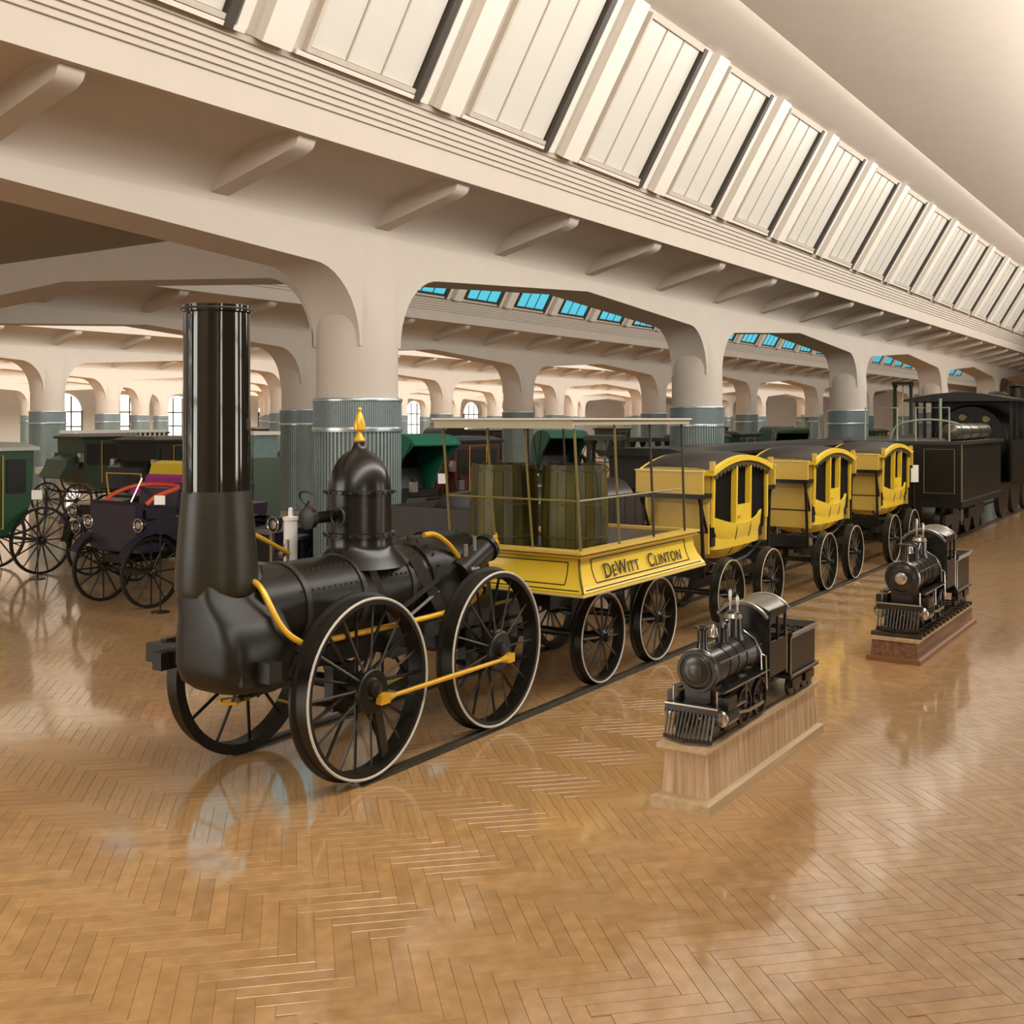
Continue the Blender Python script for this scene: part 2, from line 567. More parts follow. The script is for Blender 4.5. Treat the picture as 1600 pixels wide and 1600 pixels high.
# ---- brackets under the cornices
def bracket_mesh():
    # nose towards -v; origin at arcade face (v=0), z absolute
    poly = [(0.0, 5.50), (-1.20, 5.80), (-1.38, 5.85), (-1.46, 5.90), (-1.50, 5.98), (-1.50, 6.06), (0.0, 6.06)]
    m = MB().prism(poly, -0.14, 0.14, 'x')
    me_ = m.mesh('bracket', 40); me_.materials.append(PLASTER)
    return me_
BRK = bracket_mesh()
for k in range(4):
    for i in range(0 if k == 0 else 4, 4 * (NCOL if k == 0 else 8)):
        u = SP * i / 4
        w = V0 + RW * k - HALF
        pr = project(u, w - 1.0, 5.9)
        if pr is None or not (-80 < pr[0] < 1680) or pr[1] < -40: continue
        part(BRK, 'bracket', walls[k], (u, w, 0))

# ---- clerestory windows and ribs on the slopes
def slope_frame(B, T):
    B = Vector((0, B[0], B[1])); T = Vector((0, T[0], T[1]))
    d = (T - B); L = d.length; d.normalize()
    nrm = Vector((1, 0, 0)).cross(d)          # pick the side that looks down into the hall
    if nrm.z > 0: nrm = -nrm
    return B, d, nrm, L
def slope_box(m, fr, u0, u1, s0_, s1_, n0, n1):
    B, d, nr, L = fr
    vs_ = []
    for n_ in (n0, n1):
        for (uu, ss) in ((u0, s0_), (u1, s0_), (u1, s1_), (u0, s1_)):
            p = B + d * ss + nr * n_ + Vector((uu, 0, 0))
            vs_.append(p)
    return m.add(vs_, [(0, 3, 2, 1), (4, 5, 6, 7), (0, 1, 5, 4), (1, 2, 6, 5), (2, 3, 7, 6), (3, 0, 4, 7)])
wn = 0
def clerestory(k, i0, i1, glass, ceil, framem, off):
    global wn
    w = V0 + RW * k
    _, B, T = half_section(w, -1)
    fr = slope_frame(B, T)
    L = fr[3]
    pitch = SP / 4
    def mk(name, m_, *boxes):
        q = MB()
        for b_ in boxes: slope_box(q, fr, *b_)
        q = q.mesh(name, None); q.materials.append(m_)
        return q
    fme = mk('frame', framem, (0.44, 0.49, 0.06, L - 0.05, 0.0, 0.08), (0.49, 2.32, 0.06, 0.12, 0.0, 0.08), (0.49, 2.32, L - 0.12, L - 0.05, 0.0, 0.08), (1.085, 1.105, 0.12, L - 0.12, 0.0, 0.05), (1.69, 1.71, 0.12, L - 0.12, 0.0, 0.05))
    jme = mk('jamb', FRAMEDK, (2.32, 2.44, 0.0, L - 0.05, 0.0, 0.10))  # dark strip standing in for the shaded gap beside the sash
    pme = mk('pane', glass, (0.0, 0.575, 0.125, L - 0.125, 0.005, 0.03))
    sme = mk('sill', WHITEP, (0.30, 2.60, 0.0, 0.05, 0.0, 0.09), (2.48, 2.62, 0.05, L - 0.05, 0.0, 0.08))
    rme = mk('rib', WHITEP, (-0.22, 0.20, 0.0, L, 0.0, 0.14))
    for i in range(i0, i1):
        u = pitch * i + off
        p1 = project(u + 1.3, B[0], B[1])
        if p1 is None or not (-150 < p1[0] < 1750): continue
        wn += 1
        wo = bpy.data.objects.new('window_%d' % wn, None)
        COL.objects.link(wo); wo.location = (u, 0, 0)
        tag(wo, kind='structure')
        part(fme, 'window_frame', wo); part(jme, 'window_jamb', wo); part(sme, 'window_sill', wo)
        for q in range(3):
            part(pme, 'pane', wo, (0.50 + q * 0.606, 0, 0))
        part(rme, 'rib', ceil, (u, 0, 0))
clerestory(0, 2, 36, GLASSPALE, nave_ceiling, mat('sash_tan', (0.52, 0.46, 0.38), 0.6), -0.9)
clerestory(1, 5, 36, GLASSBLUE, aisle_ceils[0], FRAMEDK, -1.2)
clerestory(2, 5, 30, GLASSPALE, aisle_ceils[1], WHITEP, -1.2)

# ---- first bay (left): low flat ceiling and the cross arch that closes it
o = MB().box(-2, SP - HALF, V0 + HALF, V0 + RW + HALF, 5.66, 5.86).build('ceiling_bay', SHADECEIL, smooth=None)
tag(o, kind='structure', label='shade-darkened flat ceiling of the low bay at upper left')
m = MB()
aw = RW / SP
cur = [(x * aw if x < SP / 2 else RW - (SP - x) * aw, z) for x, z in ARCH]
n = len(cur)
for uu in (SP - HALF, SP + HALF):
    m.add([(uu, V0 + x, z) for x, z in cur] + [(uu, V0 + x, 9.0) for x, z in cur], [(i, i + 1, n + i + 1, n + i) for i in range(n - 1)])
m.add([(SP - HALF, V0 + x, z) for x, z in cur] + [(SP + HALF, V0 + x, z) for x, z in cur], [(i, i + 1, n + i + 1, n + i) for i in range(n - 1)])
me_ = bpy.data.meshes.new('wall_cross'); me_.from_pydata(m.v, [], m.f); me_.materials.append(PLASTER); me_.shade_smooth(); me_.set_sharp_from_angle(angle=math.radians(30))
o = bpy.data.objects.new('wall_cross', me_); COL.objects.link(o); tag(o, kind='structure', label='tan cross arch at the left springing from the nearest column')

# ---- far walls with tall windows
VB = V0 + RW * (NROW - 1) + 9.0
wb = MB().box(-2, 150, VB, VB + 0.4, 0, 9.6).build('wall_back', PLASTER, smooth=None); tag(wb, kind='structure', label='far cream wall of the hall')
we = MB().box(UEND, UEND + 0.4, -15, VB, 0, 9.6).build('wall_end', PLASTER, smooth=None); tag(we, kind='structure', label='cream end wall at the far right')
fw = MB()
poly = [(-1.6, 0.9), (1.6, 0.9), (1.6, 3.4)] + [(1.6 * math.cos(t), 3.4 + 1.6 * math.sin(t)) for t in [PI * i / 12 for i in range(1, 12)]] + [(-1.6, 3.4)]
pm = MB().prism(poly, -0.05, -0.02, 'y').mesh('pane', None); pm.materials.append(GLASSFAR)
fm = MB()
for x in (-1.6, -0.55, 0.55, 1.6): fm.box(x - 0.06, x + 0.06, -0.12, 0, 0.9, 3.5 if abs(x) > 1 else 4.8)
for z in (0.9, 2.1, 3.4): fm.box(-1.6, 1.6, -0.12, 0, z - 0.06, z + 0.06)
fm = fm.mesh('frame', None); fm.materials.append(FRAMEDK)
for i in range(9, 21):
    u = 6.05 * i + 3
    pr = project(u, VB)
    if pr is None or not (0 < pr[0] < 1600): continue
    wn += 1
    wo = bpy.data.objects.new('window_%d' % wn, None); COL.objects.link(wo); wo.location = (u, VB, 0); tag(wo, kind='structure')
    part(pm, 'pane', wo); part(fm, 'window_frame', wo)

# ---- the side of the hall behind the camera: walls with added glowing windows for fill and streaks (out of view)
VO, UO = -15.0, -9.0
o = MB().box(UO, UEND, VO - 0.4, VO, 0, 9.3).build('wall_opposite', PLASTER, smooth=None); tag(o, kind='structure', label='cream wall with added glowing windows on the camera side of the hall, out of view')
o = MB().box(UO - 0.4, UO, VO, VB, 0, 9.3).build('wall_behind', PLASTER, smooth=None); tag(o, kind='structure', label='cream wall with added glowing windows behind the camera, out of view')
o = MB().box(UO, UEND, VO, V0 - RW - HALF, 9.0, 9.3).build('ceiling_opposite', CEIL, smooth=None); tag(o, kind='structure', label='flat ceiling on the camera side of the hall, out of view')
o = MB().box(UO, -2, V0 - RW - HALF, V0 + RW + HALF, 9.2, 9.4).build('ceiling_behind', CEIL, smooth=None); tag(o, kind='structure', label='flat ceiling behind the camera, out of view')
ADDEDGLOW = mat('added_glow_glass', (0.8, 0.8, 0.78), 0.3, emit=(1.0, 0.97, 0.90), estr=4.2, var=0.02)  # glow of the added windows: frontal fill and chimney streaks
dpm = MB().box(-2.6, 2.6, 0.02, 0.05, 1.3, 7.2).mesh('pane', None); dpm.materials.append(ADDEDGLOW)
dfm = MB()
for x in (-2.6, 2.6): dfm.box(x - 0.06, x + 0.06, 0, 0.12, 1.2, 7.3)
for z in (1.25, 3.2, 5.2, 7.25): dfm.box(-2.66, 2.66, 0, 0.12, z - 0.06, z + 0.06)
dfm = dfm.mesh('window_frame', None); dfm.materials.append(FRAMEDK)
for loc, rz in [((u_, VO, 0), 0) for u_ in (-6.2, 17.5, 29.0)] + [((UO, v_, 0), -PI / 2) for v_ in (14.0, 20.5)]:
    wn += 1
    wo = bpy.data.objects.new('window_%d' % wn, None); COL.objects.link(wo); wo.location = loc; wo.rotation_euler = (0, 0, rz); tag(wo, kind='structure')  # added light source, numbered along with the real windows
    part(dpm, 'pane', wo); part(dfm, 'window_frame', wo)

# ---- track
RAILH = 0.035
TC = 6.20
tr = thing('railway_track', 'dark steel track let into the parquet under the yellow train', 'track', (3, TC, 0))
def railprof(y):
    return [(y - 0.06, 0), (y + 0.06, 0), (y + 0.06, 0.010), (y + 0.028, 0.014), (y + 0.028, RAILH), (y - 0.028, RAILH), (y - 0.028, 0.014), (y - 0.06, 0.010)]
for y in (TC - 0.70, TC + 0.70):
    MB().prism(railprof(y), 6.12, 70, 'x').build('rail', RAILM, tr, None)

# ================================================================== THE OLD LOCOMOTIVE
def rail_wheel_meshes(R, key, width=0.13, nsp=10, spoke_r=0.011, hub_r=0.10, ringm=None, rimt=0.045, ringr=0.011):
    """origin at the axle centre, outer face towards -y at y=-width"""
    rim = MB().lathe([(R - rimt, -width), (R, -width), (R, -0.035), (R + 0.028, -0.022), (R + 0.028, 0.0), (R - rimt, 0.0), (R - rimt, -width)], axis='y', n=64, caps=False)
    rim = rim.mesh(key + '_rim', 35); rim.materials.append(BLACK)
    ring = MB().ring(R - ringr, ringr, (0, -width, 0), 'y', 72, 8).mesh(key + '_ring'); ring.materials.append(ringm or RING)
    hub = MB().lathe([(0.03, -width - 0.07), (hub_r * 0.55, -width - 0.06), (hub_r * 0.6, -width - 0.02), (hub_r, -width + 0.005), (hub_r, -0.01), (hub_r * 0.7, 0.04)], axis='y', n=24)
    hub = hub.mesh(key + '_hub'); hub.materials.append(BLACK)
    so = MB().cyl((hub_r * 0.9, -width + 0.02, 0), (R - rimt * 0.7, -width * 0.55, 0), spoke_r, spoke_r * 0.9, 6).mesh(key + '_spoke_outer'); so.materials.append(mat('spoke_lit_grey', (0.075, 0.068, 0.055), 0.35, metal=0.4))  # outer spokes coloured lighter to look lit
    si = MB().cyl((hub_r * 0.9, -0.015, 0), (R - rimt * 0.7, -width * 0.5, 0), spoke_r * 1.5, spoke_r * 1.3, 6).mesh(key + '_spoke_inner'); si.materials.append(BLACK)
    return dict(rim=rim, ring=ring, hub=hub, so=so, si=si, n=nsp, R=R)
def rail_wheel(W, parent, loc, far=False, phase=0.0, inner=True, ring=True):
    w = part(W['rim'], 'wheel', parent, loc, (0, 0, PI if far else 0))
    part(W['hub'], 'hub', w)
    if ring and not far: part(W['ring'], 'tyre_edge', w)
    n = W['n']
    for i in range(n):
        if not (far and inner): part(W['so'], 'spoke', w, (0, 0, 0), (0, phase + 2 * PI * i / n, 0))
        if inner: part(W['si'], 'spoke', w, (0, 0, 0), (0, phase + 2 * PI * (i + .5) / n, 0))
    return w

RD = 0.685
A1, A2 = 6.23, 7.93
lo = thing('steam_locomotive', 'antique black steam locomotive with tall glossy chimney and white-rimmed spoked wheels', 'locomotive', (A1, TC, 0))
AZ = RAILH + RD
LW = rail_wheel_meshes(RD, 'driver', 0.15, 11, 0.010, 0.11, rimt=0.055)
for ax in (A1, A2):
    rail_wheel(LW, lo, (ax - A1, 5.60 - TC, AZ), False, 0.3 if ax == A1 else 0.05)
    rail_wheel(LW, lo, (ax - A1, 6.80 - TC, AZ), True, 0.3)
    MB().cyl((ax, 5.5, AZ), (ax, 6.9, AZ), 0.055, n=14).build('axle', BLACK, lo)
# frame and bumper
fr = MB()
for y in (5.77, 6.63):
    fr.box(5.20, 8.75, y - 0.05, y + 0.05, 0.90, 1.03)
for ax in (A1, A2):
    for y in (5.77, 6.63): fr.box(ax - 0.12, ax + 0.12, y - 0.045, y + 0.045, 0.52, 0.87)
for x in (5.9, 7.1, 8.6): fr.box(x - 0.05, x + 0.05, 5.80, 6.60, 0.88, 0.98)
fr.build('frame', BLACK, lo, None)
MB().box(5.30, 5.42, 5.56, 6.88, 0.92, 1.06).build('bumper_beam', BLACK, lo, None)
MB().box(5.42, 6.05, 6.80, 6.86, 1.04, 1.075).build('footboard', DKWOOD, lo, None)
# smokebox and chimney
CX, CY = 5.42, 6.23
rings = []
for z, a, b, n, dx, dy in ((0.80, 0.16, 0.20, 2.5, 0.03, -0.17), (0.82, 0.25, 0.29, 3, 0.03, -0.17), (0.88, 0.31, 0.34, 4, 0.03, -0.17), (1.00, 0.335, 0.365, 4.5, 0.03, -0.17), (1.16, 0.33, 0.36, 4.5, 0.03, -0.165),
                           (1.32, 0.31, 0.32, 4, 0.03, -0.12), (1.46, 0.30, 0.25, 4, 0.03, -0.03), (1.66, 0.29, 0.20, 4, 0.03, 0.0)):
    rings.append(sup(CX + dx, CY + dy, z, a, b, n, 40))
MB().loft(rings).build('smokebox', BLACK, lo, 50)
cb = MB().lathe([(0.20, 1.46), (0.285, 1.48), (0.300, 1.52), (0.298, 1.62), (0.285, 1.80), (0.265, 2.05), (0.250, 2.20), (0.246, 2.23)], (CX, CY, 0), n=48).build('chimney_base', mat('dull_black', (0.022, 0.019, 0.010), 0.36, var=0.45, scale=4, spec=0.4), lo, 50)
ch = MB().lathe([(0.245, 2.0), (0.243, 2.2), (0.240, 2.9), (0.238, 3.52), (0.250, 3.53), (0.250, 3.575), (0.238, 3.58), (0.215, 3.58), (0.215, 2.6)], (CX, CY, 0), n=48, caps=False)
chim = ch.build('chimney', BLACKGLOSS, lo, 35)
MB().ring(0.248, 0.009, (CX, CY, 3.55), 'z', 48, 6).build('chimney_lip', DKGREY, chim)
MB().box(CX - 0.247, CX - 0.235, CY - 0.02, CY + 0.02, 2.0, 3.5).build('chimney_seam', BLACKGLOSS, chim, None)
# boiler
BR, BZ = 0.335, 1.30
bo = MB().lathe([(0.05, 5.55), (BR, 5.56), (BR, 7.55), (BR - 0.02, 7.56)], (0, TC, BZ), 'x', 40)
boil = bo.build('boiler', BLACK, lo, 35)
for x in (5.98, 6.62, 7.24):
    MB().lathe([(BR, x), (BR + 0.012, x), (BR + 0.012, x + 0.05), (BR, x + 0.05)], (0, TC, BZ), 'x', 40, caps=False).build('boiler_band', DKGREY, boil, 35)
rv = MB()
for a in (0.45, 1.0, 2.0):
    for i in range(26):
        x = 5.95 + i * 0.062
        rv.ball((x, TC - BR * math.cos(a) * 1.0, BZ + BR * math.sin(a)), 0.011, 6, 4)
tag(rv.build('rivets', DKGREY, boil), kind='stuff')
# firebox
rings = []
for x, w, zt, zb in ((7.52, 0.36, 1.66, 0.75), (7.60, 0.39, 1.70, 0.70), (8.30, 0.39, 1.70, 0.70), (8.36, 0.36, 1.66, 0.74)):
    r = [(x, TC - w, zb), (x, TC + w, zb)]
    for i in range(9):
        t = PI * i / 8
        r.append((x, TC + w * math.cos(t), zt - w + w * math.sin(t)))
    rings.append(r)
fb = MB().loft(rings).build('firebox', BLACK, lo, 35)
rv = MB()
for i in range(11):
    t = PI * (i + .5) / 11
    for x in (7.58, 8.32): rv.ball((x, TC + 0.392 * math.cos(t), 1.70 - 0.39 + 0.392 * math.sin(t)), 0.012, 6, 4)
tag(rv.build('rivets', DKGREY, fb), kind='stuff')
MB().lathe([(0.13, 8.36), (0.13, 8.39), (0.11, 8.40)], (0, TC, 1.2), 'x', 20).build('fire_door', DKGREY, fb)
# dome
DX = 6.94
dprof = [(0.40, 1.52), (0.34, 1.60), (0.29, 1.66), (0.275, 1.70), (0.275, 1.76), (0.30, 1.765), (0.30, 1.80), (0.27, 1.805), (0.27, 2.12), (0.295, 2.125), (0.295, 2.155), (0.268, 2.16),
         (0.262, 2.22), (0.235, 2.32), (0.19, 2.40), (0.13, 2.46), (0.07, 2.49), (0.055, 2.53), (0.05, 2.56), (0.03, 2.565)]
dome = MB().lathe(dprof, (DX, TC, 0), n=40).build('steam_dome', mat('dome_black', (0.010, 0.008, 0.006), 0.26, var=0.25, scale=7), lo, 45)
rv = MB()
for z in (1.785, 2.14):
    for i in range(26):
        a = 2 * PI * i / 26
        rv.ball((DX + 0.303 * math.cos(a), TC + 0.303 * math.sin(a), z), 0.011, 6, 4)
aa = YAW + PI
for i in range(12):
    rv.ball((DX + 0.272 * math.cos(aa + 0.35), TC + 0.272 * math.sin(aa + 0.35), 1.82 + i * 0.026), 0.010, 6, 4)
tag(rv.build('rivets', DKGREY, dome), kind='stuff')
MB().lathe([(0.045, 2.56), (0.05, 2.575), (0.035, 2.60), (0.02, 2.62), (0.018, 2.645), (0.05, 2.66), (0.052, 2.70), (0.035, 2.76), (0.02, 2.80), (0.012, 2.815), (0.022, 2.83), (0.012, 2.85)], (DX, TC, 0), n=20).build('finial', BRASS, dome)
vl = MB().lathe([(0.05, -0.30), (0.09, -0.29), (0.09, -0.24), (0.05, -0.23), (0.05, 0.0)], (0, 0, 0), 'x', 16)
vl.v = [(DX - 0.22 + x, TC + 0.12 + y, 2.0 - 0.06 + z) for x, y, z in vl.v]
vl.build('safety_valve', BLACK, lo)
MB().ring(0.075, 0.008, (DX - 0.33, TC - 0.06, 1.95), 'x', 24, 6).build('valve_wheel', DKGREY, lo)
# yellow steam pipes
MB().tube(smoothpath([(5.52, 5.99, 1.58), (5.53, 5.88, 1.52), (5.56, 5.72, 1.27), (5.66, 5.64, 1.15), (5.80, 5.63, 1.115), (6.4, 5.63, 1.105), (7.32, 5.63, 1.10), (7.75, 5.64, 1.13), (8.06, 5.70, 1.24)]), 0.024, 10).build('steam_pipe', BRASS, lo)
for p, q in (((6.12, 5.63, 1.106), (6.16, 5.63, 1.106)), ((8.00, 5.68, 1.20), (8.03, 5.69, 1.225))):
    MB().cyl(p, q, 0.034, n=12).build('pipe_union', BLACK, lo)
MB().tube(smoothpath([(5.60, 6.42, 1.98), (6.02, 6.50, 1.84), (6.46, 6.55, 1.64)]), 0.02, 8).build('feed_pipe', BRASS, lo)
MB().tube(smoothpath([(7.46, 5.92, 1.74), (7.60, 5.90, 1.73), (7.78, 5.88, 1.62), (7.96, 5.86, 1.43)]), 0.024, 8).build('exhaust_pipe', BRASS, lo)
pm_ = MB().lathe([(0.058, 1.48), (0.058, 1.90), (0.066, 1.905), (0.066, 1.93), (0.02, 1.94), (0.018, 2.0), (0.012, 2.01)], (6.55, 6.62, 0), n=18).build('feed_pump', PUMPW, lo)
MB().bar((6.40, 6.58, 1.62), (6.52, 6.62, 1.70), 0.04).cyl((6.47, 6.58, 1.5), (6.47, 6.58, 1.75), 0.018).build('pump_bracket', STEEL, pm_)
# cylinders, rods
for y in (5.84, 6.56):
    cd = MB().cyl((8.28, y, 1.55), (7.86, y, 1.36), 0.115, n=20).cyl((8.31, y, 1.563), (8.27, y, 1.545), 0.135, n=20).cyl((7.88, y, 1.37), (7.84, y, 1.352), 0.135, n=20)
    cd.build('cylinder', BLACK, lo)
    MB().cyl((7.86, y, 1.36), (7.10, y, 1.06), 0.016, n=8).build('piston_rod', STEEL, lo)
    MB().bar((7.12, y - 0.02, 1.07), (6.33, y - 0.03, 0.78), 0.035, 0.05).build('connecting_rod', DKGREY, lo, None)
    MB().bar((7.85, y, 1.46), (7.05, y, 1.16), 0.03, 0.03).build('guide_bar', DKGREY, lo, None)
for dz, y in ((0, 5.38),):
    p, q = (A1 + 0.06, y, AZ - 0.08), (A2 + 0.06, y, AZ - 0.08)
    cr = MB().cyl(p, ((p[0] + q[0]) / 2, y, p[2] + 0.0), 0.016, 0.022, 10).cyl(((p[0] + q[0]) / 2, y, p[2]), q, 0.022, 0.016, 10)
    for c in (p, q):
        s_ = 1 if c is p else -1
        cr.bar((c[0] - 0.05 * s_, y, c[2]), (c[0] + 0.05 * s_, y, c[2]), 0.06, 0.075).cyl((c[0] + 0.05 * s_, y, c[2]), (c[0] + 0.13 * s_, y, c[2]), 0.036, 0.02, 8)
    cr.build('coupling_rod', BRASS, lo)
for ax in (A1, A2):
    ck = MB()
    ck.cyl((ax + 0.06, 5.36, AZ - 0.08), (ax + 0.06, 5.48, AZ - 0.08), 0.028, n=12)
    ck.lathe([(0.16, 5.44), (0.17, 5.45), (0.17, 5.475), (0.10, 5.48)], (ax + 0.02, 0, AZ - 0.03), 'y', 24)
    ck.build('crank', BLACK, lo)
MB().bar((A1 + 0.06, 5.475, AZ - 0.05), (A1 + 0.20, 5.49, AZ - 0.56), 0.03, 0.09).build('crank_spoke', BLACK, lo, None)
# braces over the boiler and down to the frame
for y in (5.79, 6.61):
    MB().bar((7.30, TC + (y - TC) * 0.72, 1.56), (7.62, y, 0.98), 0.03, 0.10).build('brace', DKGREY, lo, None)
    MB().bar((6.75, TC + (y - TC) * 0.70, 1.55), (6.95, y, 0.98), 0.03, 0.06).build('brace', DKGREY, lo, None)
    MB().bar((7.95, y, 1.36), (7.62, y, 0.98), 0.03, 0.05).build('brace', DKGREY, lo, None)
# springs, rear platform, coupling
for ax in (A1, A2):
    for y in (5.74, 6.66):
        sp = MB()
        for i in range(5):
            L = 0.42 - i * 0.07
            sp.tube([(ax - L, y, 0.66 - 0.02 * i), (ax, y, 0.57 - 0.02 * i), (ax + L, y, 0.66 - 0.02 * i)], 0.014, 4)
        sp.build('leaf_spring', BLACK, lo, None)
MB().box(8.36, 8.95, 5.72, 6.68, 0.80, 0.86).build('footplate', DKWOOD, lo, None)
MB().tube(smoothpath([(8.7, 6.3, 1.0), (8.72, 6.32, 1.35), (8.70, 6.3, 1.5)]), 0.016, 6).cyl((8.70, 6.3, 1.48), (8.70, 6.3, 1.60), 0.03, n=8).build('hand_brake', STEEL, lo)
MB().tube([(5.50, 5.98, 0.72), (5.50, 6.10, 0.72), (5.36, 6.12, 0.72), (5.30, 6.04, 0.72), (5.36, 5.96, 0.72)], 0.013, 8, True).build('coupling_link', BRASS, lo)
MB().cyl((5.44, 6.04, 0.72), (6.0, 6.1, 0.72), 0.025, n=8).bar((5.6, 6.05, 0.72), (5.6, 6.05, 0.92), 0.05).build('drawbar', BLACK, lo)
MB().tube(smoothpath([(5.65, 5.85, 0.70), (5.95, 5.80, 0.60), (6.5, 5.80, 0.56), (7.2, 5.85, 0.60)]), 0.011, 6).build('blowdown_pipe', mat('dull_brass', (0.30, 0.22, 0.02), 0.5), lo)
MB().cyl((7.94, 5.82, 1.40), (7.94, 5.82, 1.62), 0.022, n=8).cyl((8.05, 5.80, 1.5), (8.05, 5.80, 1.68), 0.018, n=8).cyl((7.90, 5.75, 1.40), (8.02, 5.75, 1.40), 0.03, n=8).build('lubricator', STEEL, lo)

# ================================================================== TENDER
te = thing('locomotive_tender', 'yellow tender car lettered on its side carrying a flat canopy on thin poles', 'railway tender', (10.4, 6.1, 0))
TU0, TU1, TV0, TV1 = 9.08, 11.70, 5.30, 6.90
def rect_ring(z, off):
    return [(TU0 - off, TV0 - off, z), (TU1 + off, TV0 - off, z), (TU1 + off, TV1 + off, z), (TU0 - off, TV1 + off, z)]
prof = [(1.06, 0.0), (1.06, 0.105), (1.085, 0.11), (1.10, 0.095), (1.14, 0.075), (1.20, 0.04), (1.28, 0.012), (1.36, 0.0), (1.40, 0.0)]
body = MB().loft([rect_ring(z, f) for z, f in prof], cap=True).build('body', YELLOW, te, 40)
rim = MB().loft([rect_ring(z, f) for z, f in [(1.40, -0.08), (1.40, 0.02), (1.415, 0.055), (1.43, 0.03), (1.445, 0.065), (1.47, 0.06), (1.475, -0.08), (1.44, -0.08)]], cap=False)
rim.build('rim_moulding', YELLOW2, te, None)
MB().box(TU0 + 0.05, TU1 - 0.05, TV0 + 0.05, TV1 - 0.05, 1.40, 1.44).build('deck', DKWOOD, te, None)
base_l = MB().loft([rect_ring(1.045, 0.0), rect_ring(1.045, 0.115), rect_ring(1.06, 0.118), rect_ring(1.065, 0.10)], cap=False).build('bottom_moulding', mat('cream_paint', (0.70, 0.58, 0.25), 0.45), te, None)
# pin stripes: follow the flared face
def face_off(z):
    for (z0, f0), (z1, f1) in zip(prof[2:], prof[3:]):
        if z0 <= z <= z1: return f0 + (f1 - f0) * (z - z0) / (z1 - z0)
    return 0.0
ps = MB()
def stripe_near(u0, z0, u1, z1):
    ps.bar((u0, TV0 - face_off(z0) - 0.002, z0), (u1, TV0 - face_off(z1) - 0.002, z1), 0.009, 0.009, (0, 1, 0.01))
def stripe_front(v0, z0, v1, z1):
    ps.bar((TU0 - face_off(z0) - 0.002, v0, z0), (TU0 - face_off(z1) - 0.002, v1, z1), 0.009, 0.009, (1, 0, 0.01))
for z in (1.15, 1.375): stripe_near(9.30, z, 11.45, z)
for u in (9.30, 11.45):
    for a, b in ((1.15, 1.20), (1.20, 1.28), (1.28, 1.375)): stripe_near(u, a, u, b)
stripe_near(9.05, 1.105, 11.72, 1.105)
for z in (1.15, 1.36): stripe_front(5.42, z, 6.78, z)
for v in (5.42, 6.78):
    for a, b in ((1.15, 1.20), (1.20, 1.28), (1.28, 1.36)): stripe_front(v, a, v, b)
stripe_front(5.25, 1.105, 6.95, 1.105)
ps.build('pinstripe', TEXTM, te, None)
# corner strip
cs = MB().tube([(TU0 - f - 0.002, TV0 - f - 0.002, z) for z, f in prof[2:]], 0.012, 5).build('corner_strip', mat('dark_ochre', (0.12, 0.08, 0.01), 0.5), te)
# lettering
def lettering(text, size, loc, rot, parent, m, smallcaps=True, ext=0.003, name='lettering', width=None):
    cu = bpy.data.curves.new('lettering', 'FONT')
    cu.body = text; cu.size = size; cu.extrude = ext; cu.align_x = 'CENTER'; cu.align_y = 'BOTTOM_BASELINE'
    cu.small_caps_scale = 0.78
    if smallcaps:
        for i in range(len(text)): cu.body_format[i].use_small_caps = True
    cu.space_character = 1.08; cu.space_word = 1.3
    tmp = bpy.data.objects.new('tmp', cu); COL.objects.link(tmp)
    dg = bpy.context.evaluated_depsgraph_get()
    me_ = bpy.data.meshes.new_from_object(tmp.evaluated_get(dg))
    bpy.data.objects.remove(tmp)
    if width:
        xs = [v.co.x for v in me_.vertices]; k = width / (max(xs) - min(xs)); mid = (max(xs) + min(xs)) / 2
        for v in me_.vertices: v.co.x = (v.co.x - mid) * k
    me_.materials.clear(); me_.materials.append(m)
    o_ = bpy.data.objects.new(name, me_); COL.objects.link(o_); o_.parent = parent
    pl = world_loc(parent)
    o_.location = (loc[0] - pl[0], loc[1] - pl[1], loc[2] - pl[2]); o_.rotation_euler = rot
    return o_
for word, cx_, wd in (('DeWitt', 9.87, 0.74), ('Clinton', 10.86, 0.80)):
    lt = lettering(word, 0.205, (cx_, TV0 - 0.068, 1.178), (math.radians(90 - 17.7), 0, 0), te, TEXTM, width=wd)
    tag(lt, label='black capital lettering reading %s' % word.upper())
# underframe and wheels
uf = MB()
for y in (5.72, 6.55): uf.box(9.15, 11.75, y - 0.05, y + 0.05, 0.86, 1.05)
for x in (9.2, 10.4, 11.6): uf.box(x, x + 0.1, 5.75, 6.55, 0.88, 1.03)
for ax in (9.86, 11.14):
    for y in (5.74, 6.52): uf.box(ax - 0.08, ax + 0.08, y - 0.04, y + 0.04, 0.40, 0.88)
uf.build('underframe', BLACK, te, None)
TWR = 0.465
TW = rail_wheel_meshes(TWR, 'tender_wheel', 0.12, 12, 0.014, 0.075, rimt=0.04, ringr=0.009)
for ax in (9.86, 11.14):
    rail_wheel(TW, te, (ax - 10.4, 5.58 - 6.1, RAILH + TWR), False, 0.1, inner=False)
    rail_wheel(TW, te, (ax - 10.4, 6.80 - 6.1, RAILH + TWR), True, 0.1, inner=False)
    MB().cyl((ax, 5.5, RAILH + TWR), (ax, 6.9, RAILH + TWR), 0.045, n=12).build('axle', BLACK, te)
MB().box(11.78, 12.5, 6.13, 6.23, 0.72, 0.80).build('drawbar', BLACK, te, None)
